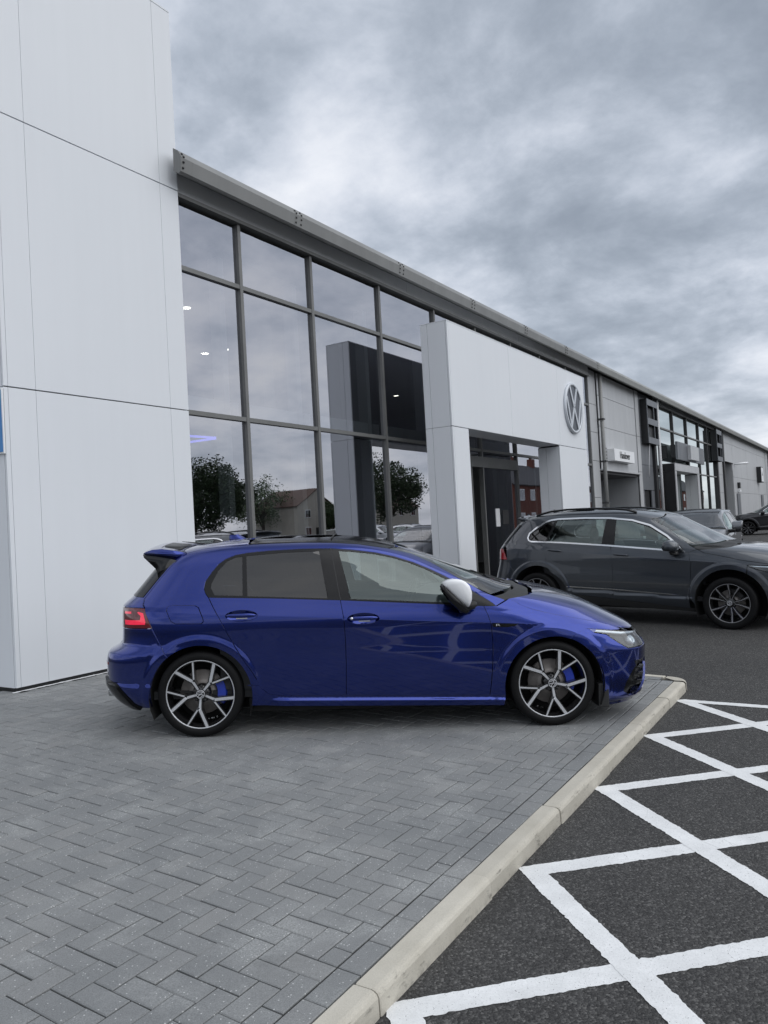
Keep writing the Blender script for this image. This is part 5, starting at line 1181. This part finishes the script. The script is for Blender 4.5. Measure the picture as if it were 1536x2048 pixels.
    skin_obj('front_grille', GLOSS_BLACK, car, patch(S, [('q', 1.66, .78), ('q', 2, .785), ('q', 2, .69), ('q', 1.66, .70)], both=True, off=-.006, **kw))
    fbm = skin_obj('front_bumper', paint, car, patch(S, [(2.935, .695), (2.94, .792), (3.05, .745), (3.2, .705), ('q', 1.5, .685), ('q', 1.68, .69), ('q', 2, .685), ('q', 2, .2), ('q', 1.5, .2), (3.15, .19)]+arc(2.72, .32, .43, -17, 60), both=True, **kw))
    skin_obj('lower_intake', MATT_BLACK, fbm, patch(S, [('q', 1.62, .30), ('q', 1.60, .50), ('q', 2, .54), ('q', 2, .28)], both=True, off=.003, gap=0, lip=.004, **kw))
    tg = [(-.197, 1.452), (-.285, 1.378), (-.405, 1.258), (-.565, 1.082), (-.59, 1.04), ('q', -.62, 1.025), ('q', -.78, 1.005), ('q', -.78, .87), ('q', -.70, .62), ('q', -1, .62), ('q', -1, 1.497)]
    t_ = skin_obj('tailgate', paint, car, patch(S, tg, both=True, **kw))
    skin_obj('rear_window', GLOSS_BLACK, t_, patch(S, [(-.55, 1.11), (-.42, 1.258), (-.30, 1.378), ('q', -.6, 1.42), ('q', -1, 1.42), ('q', -1, 1.12), ('q', -.6, 1.11)], both=True, off=.004, gap=0, lip=.006, **kw))
    rounded('spoiler', paint, car, [[(x_-.06*(1-(y/.62)**2), y, z_+.04*(1-(y/.62)**2)) for x_, z_ in ((-.18, 1.462), (-.28, 1.49), (-.39, 1.497), (-.405, 1.485), (-.35, 1.455), (-.25, 1.42))] for y in (-.62, -.6, -.4, 0, .4, .6, .62)])
    rb_ = skin_obj('rear_bumper', paint, car, patch(S, [(-.482, .865), ('q', -.74, .865), ('q', -.70, .615), ('q', -1, .615), ('q', -1, .36), ('q', -.5, .36), (-.40, .35)]+list(reversed(arc(.05, .345, .44, 140, 180)))+[(-.36, .70), (-.44, .80)], both=True, **kw))
    skin_obj('rear_valance', MATT_BLACK, car, patch(S, [(-.40, .345), ('q', -.5, .355), ('q', -1, .355), ('q', -1, .2), ('q', -.5, .2), (-.37, .25)], both=True, off=.003, **kw))
    rounded('roof_aerial', paint, car, [[(.02-.10*t, -.02*(1-t), 1.545+.06*t), (-.10, -.01*(1-t), 1.535+.07*t), (-.10, .01*(1-t), 1.535+.07*t), (.02-.10*t, .02*(1-t), 1.545+.06*t)] for t in (0, .5, 1)])
    MB().box(.5, 2.27, -.80, .80, .20, .33, 0, .02).box(-.5, .48, -.52, .52, .25, .6).box(2.29, 3.3, -.52, .52, .22, .6).build('underbody', LINER, car, False)
    cabin(car, S, -.40, 2.35, .32, 1.03, 1.48, sx=1.15, rx=.25)
    for x, z, rot in ((.03, .348, 18), (2.712, .320, 4)):
        for sd in (-1, 1): make_wheel(car, 'double', .332, .247, .235, MATT_BLACK, rot, (x, sd*.80, z), sd, 60, RIM_DARKCUT)
    return car
def resample_xz(poly, step):
    out = []
    for i, a in enumerate(poly):
        b = poly[(i+1) % len(poly)]; k = max(1, int(math.hypot(a[0]-b[0], a[1]-b[1])/step)); out += [(a[0]+(b[0]-a[0])*t/k, a[1]+(b[1]-a[1])*t/k) for t in range(k)]
    return out
sa, sb_ = Vector((10.806, 4.326, .017)), Vector((10.508, 1.637, -.033)); sfw = (sb_-sa).normalized()
srt = sfw.cross(Vector((0, 0, 1))).normalized()
grey_suv = suv('off_road_car', PAINT_GREY, 'dark grey off-roader with chrome window surround and roof rails behind the blue car', sa-srt*.90, sfw, srt.cross(sfw))

# ------------------------------------------------------------------ other cars: copies that keep only what can be seen of them
SKIP = {'lug_bolt', 'cap_emblem', 'brake_caliper', 'brake_disc', 'projector', 'badge_letter', 'wing_badge', 'key_lock', 'handle_insert', 'bolt', 'spoke', 'centre_cap', 'intake_fin', 'exhaust_tip', 'rim_edge', 'bonnet_crease', 'spoiler_slot', 'mud_guard', 'backing_plate', 'light_strip', 'wiper', 'sill_trim_'}
def copy_car(src, name, paint, label, loc, heading, group=None, z=None):
    swap = {PAINT_BLUE: paint, PAINT_GREY: paint, MIRROR_CAP: paint}
    def rec(o, par):
        c = o.copy(); c.name = o.name.split('.')[0]; COL.objects.link(c); c.parent = par
        for sl in c.material_slots:
            if sl.material in swap: m = swap[sl.material]; sl.link = 'OBJECT'; sl.material = m
        for ch in o.children:
            if ch.name.split('.')[0] not in SKIP: rec(ch, c)
        return c
    r_ = rec(src, None); r_.name = name
    r_.matrix_world = Matrix.Translation((loc[0], loc[1], zroad(*loc) if z is None else z)) @ Matrix.Rotation(heading, 4, 'Z')
    for k in ('label', 'category', 'group'):
        if k in r_: del r_[k]
    tag(r_, label, 'car', group); return r_
copy_car(hatch, 'saloon_car', PAINT_MID, 'grey saloon facing the camera beyond the grey off-roader', (21.0, 3.75), math.pi+.02)
copy_car(grey_suv, 'off_road_car', PAINT_BLACK, 'black off-roader parked side-on at the right edge, farthest car', (41.8, 2.7), R(100))
# ------------------------------------------------------------------ across the road, seen in the showroom glass
BRICK = plain('red_brick_wall', (.16, .055, .038), .9, 0, .3, 3); SLATE = plain('slate_roof', (.055, .055, .06), .8, 0, .25, 3); RENDERW = plain('cream_render', (.50, .47, .40), .85, 0, .08, 1); TILE = plain('brown_roof_tile', (.10, .06, .045), .85, 0, .25, 3)
PVC = plain('white_window_frame', (.75, .76, .76), .4, 0, .05, 4); PANE = m_glass('house_glass', (.1, .1, .1), .25)
def house(x, y, w, d, eaves, ridge, wall, roof, label, gable=False, nwin=3, rz=0, cat='house'):
    h = tag(empty('house', (x, y, zroad(x, y)), (0, 0, rz)), label, cat)
    if gable: MB().prism([(-w/2, 0), (w/2, 0), (w/2, eaves), (0, ridge), (-w/2, eaves)], 'y', -d/2, d/2).build('wall', wall, h, False)
    else: MB().prism([(-d/2, 0), (d/2, 0), (d/2, eaves), (0, ridge), (-d/2, eaves)], 'x', -w/2, w/2).build('wall', wall, h, False)
    o = .3; t = .12
    for s_ in (-1, 1):
        if gable: MB().prism([(s_*(w/2+o), eaves-o*(ridge-eaves)/(w/2)+.02), (0, ridge+.02), (0, ridge+.02+t), (s_*(w/2+o), eaves-o*(ridge-eaves)/(w/2)+.02+t)], 'y', -d/2-o, d/2+o).build('roof_slope', roof, h, False)
        else: MB().prism([(s_*(d/2+o), eaves-o*(ridge-eaves)/(d/2)+.02), (0, ridge+.02), (0, ridge+.02+t), (s_*(d/2+o), eaves-o*(ridge-eaves)/(d/2)+.02+t)], 'x', -w/2-o, w/2+o).build('roof_slope', roof, h, False)
    if not gable:
        for cx in [-w/2+.8+k*(w-1.6)/max(1, nwin//2) for k in range(nwin//2+1)]:
            ch = MB().box(cx-.45, cx+.45, -.35, .35, ridge-.5, ridge+1.1).build('chimney', wall, h, False)
            for q in (-.22, .22): MB().lathe([(.12, ridge+1.1), (.10, ridge+1.5)], 'z', 8, 0, True, (cx+q, 0, 0)).build('chimney_pot', TILE, ch, False)
    for r_ in range(2):
        for k in range(nwin):
            wx = -w/2+(k+.5)*w/nwin; wz = .9+r_*2.75
            f = MB().box(wx-.7, wx+.7, d/2, d/2+.08, wz, wz+1.35, 0, .02).build('window', PVC, h, False)
            for q in (-.33, .33): MB().box(wx+q-.28, wx+q+.28, d/2+.081, d/2+.09, wz+.12, wz+1.22).build('pane', PANE, f, False)
    for k in range(max(1, nwin//2)):
        wx = -w/2+(k*2+1)*w/nwin; MB().box(wx-.48, wx+.48, d/2, d/2+.06, .05, 2.1, 0, .02).build('door', PVC if k % 2 else GLOSS_BLACK, h, False)
    return h
house(99.5, -66, 10, 9, 5.6, 8.3, RENDERW, TILE, 'cream gable-ended house mirrored in the second column of showroom panes', True, 2)
house(114, -58, 12, 8, 5.2, 7.6, RENDERW, TILE, 'cream house with brown roof mirrored left of the white portal', False, 3)
house(98, -24, 30, 8, 5.6, 8.4, BRICK, SLATE, 'red brick terrace with white windows mirrored in the glass behind the portal', False, 9, 0, 'terrace')
house(160, -22, 46, 8, 5.8, 8.8, BRICK, SLATE, 'long red brick terrace mirrored in the far glazing', False, 13, 0, 'terrace')
def m_leaf(name, c):
    s = N(name); oi = s.n('ShaderNodeNewGeometry'); col = s.ramp(oi.outputs['Random Per Island'], (0, tuple(v*.55 for v in c)), (.6, c), (1, tuple(v*1.5 for v in c)))
    return s.pbr(col, .6, 0, None, Specular_IOR_Level=.3)
LEAF_DARK, LEAF_MID, LEAF_PALE = m_leaf('dark_leaf', (.030, .050, .018)), m_leaf('green_leaf', (.05, .085, .03)), m_leaf('pale_leaf', (.09, .13, .06)); BARK = plain('bark', (.07, .055, .04), .95, 0, .3, 8)
def tree(x, y, h, rad, leaf, label, seed, n=5200, trunk=.28, size=.34, open_=.0):
    rnd = random.Random(seed); t = tag(empty('tree', (x, y, zroad(x, y))), label, 'tree', 'trees across the road')
    tr = MB(); th = h*.42; tr.tube([(0, 0, -.1), (rnd.uniform(-.1, .1), .05, th*.5), (rnd.uniform(-.3, .3), 0, th), (rnd.uniform(-.4, .4), 0, h*.8)], [h*.028*1.3, h*.026, h*.02, h*.006], 8)
    tips = []
    for k in range(9):
        a = 2*math.pi*k/9+rnd.uniform(-.3, .3); z0 = th*rnd.uniform(.55, 1.1); e = Vector((math.cos(a)*rad*rnd.uniform(.55, .85), math.sin(a)*rad*rnd.uniform(.55, .85), h*rnd.uniform(.5, .88)))
        tr.tube([(0, 0, z0), (e.x*.4, e.y*.4, z0+(e.z-z0)*.55), tuple(e)], [h*.013, h*.009, h*.003], 6); tips.append(e)
    tr.build('trunk', BARK, t, False)
    cl = []
    for k in range(70):
        d = Vector((rnd.gauss(0, 1), rnd.gauss(0, 1), rnd.gauss(0, .8))).normalized(); rr = rnd.uniform(.45, 1.0)**.6
        c = Vector((d.x*rad*rr*.82, d.y*rad*rr*.82, h*.60+d.z*h*.34*rr)); cl.append((c, rad*rnd.uniform(.14, .34)))
    b = MB()
    for k in range(n):
        c, r_ = cl[rnd.randrange(len(cl))]; d = Vector((rnd.gauss(0, 1), rnd.gauss(0, 1), rnd.gauss(0, 1))).normalized()*r_*rnd.uniform(.3, 1)**.5; p = c+d
        if p.z < h*.2: continue
        u = Vector((rnd.gauss(0, 1), rnd.gauss(0, 1), rnd.gauss(0, .6))).normalized(); v = u.orthogonal().normalized(); s_ = size*rnd.uniform(.6, 1.3)
        b.add([p-u*s_, p+v*s_*.5, p+u*s_, p-v*s_*.5], [(0, 1, 2, 3)])
    me = bpy.data.meshes.new('crown'); me.from_pydata(b.v, [], b.f); me.materials.append(leaf); tag(link('crown', me, t), kind='stuff'); return t
tree(72, -60, 11.2, 8.0, LEAF_DARK, 'large dark tree mirrored in the first lower pane beside the white tower', 1, 24000, .3, .20)
tree(93.5, -68, 10.5, 5.5, LEAF_PALE, 'pale open tree mirrored beside the cream gable', 2, 6500, .25, .16)
tree(102.5, -60, 6.6, 2.6, LEAF_MID, 'small bushy tree mirrored in front of the cream gable', 3, 7000, .2, .13)
tree(67, -27, 8.6, 4.0, LEAF_DARK, 'tall dark tree mirrored just left of the white portal', 4, 12000, .26, .14)
# a row of parked cars
row = [(27.5, -13.5, 90, PAINT_SILVER, hatch, 'silver hatchback, nearest of the row mirrored in the showroom glass'), (31.0, -14.2, 0, PAINT_BLACK, grey_suv, 'black off-roader side-on mirrored low in the first showroom pane'),
       (38.5, -13.6, 90, PAINT_GREEN, hatch, 'dark green hatchback mirrored low in the second showroom pane'), (42.3, -13.8, 88, PAINT_WHITE, grey_suv, 'white off-roader mirrored above the blue car roof'),
       (46.4, -13.4, 91, PAINT_SILVER, grey_suv, 'silver off-roader mirrored left of the white portal'), (50.4, -13.7, 90, PAINT_NAVY, hatch, 'navy hatchback mirrored left of the white portal'), (54.6, -13.6, 90, PAINT_SILVER, hatch, 'silver hatchback, farthest of the mirrored row left of the portal'),
       (70, -12, 2, PAINT_WHITE, grey_suv, 'white off-roader mirrored in the glass behind the portal'), (110, -10, 0, PAINT_WHITE, hatch, 'white hatchback mirrored in the far glazing')]
for x, y, a, p, src, lab in row: copy_car(src, 'hatchback_car' if src is hatch else 'off_road_car', p, lab, (x, y), R(a), 'cars parked across the road')
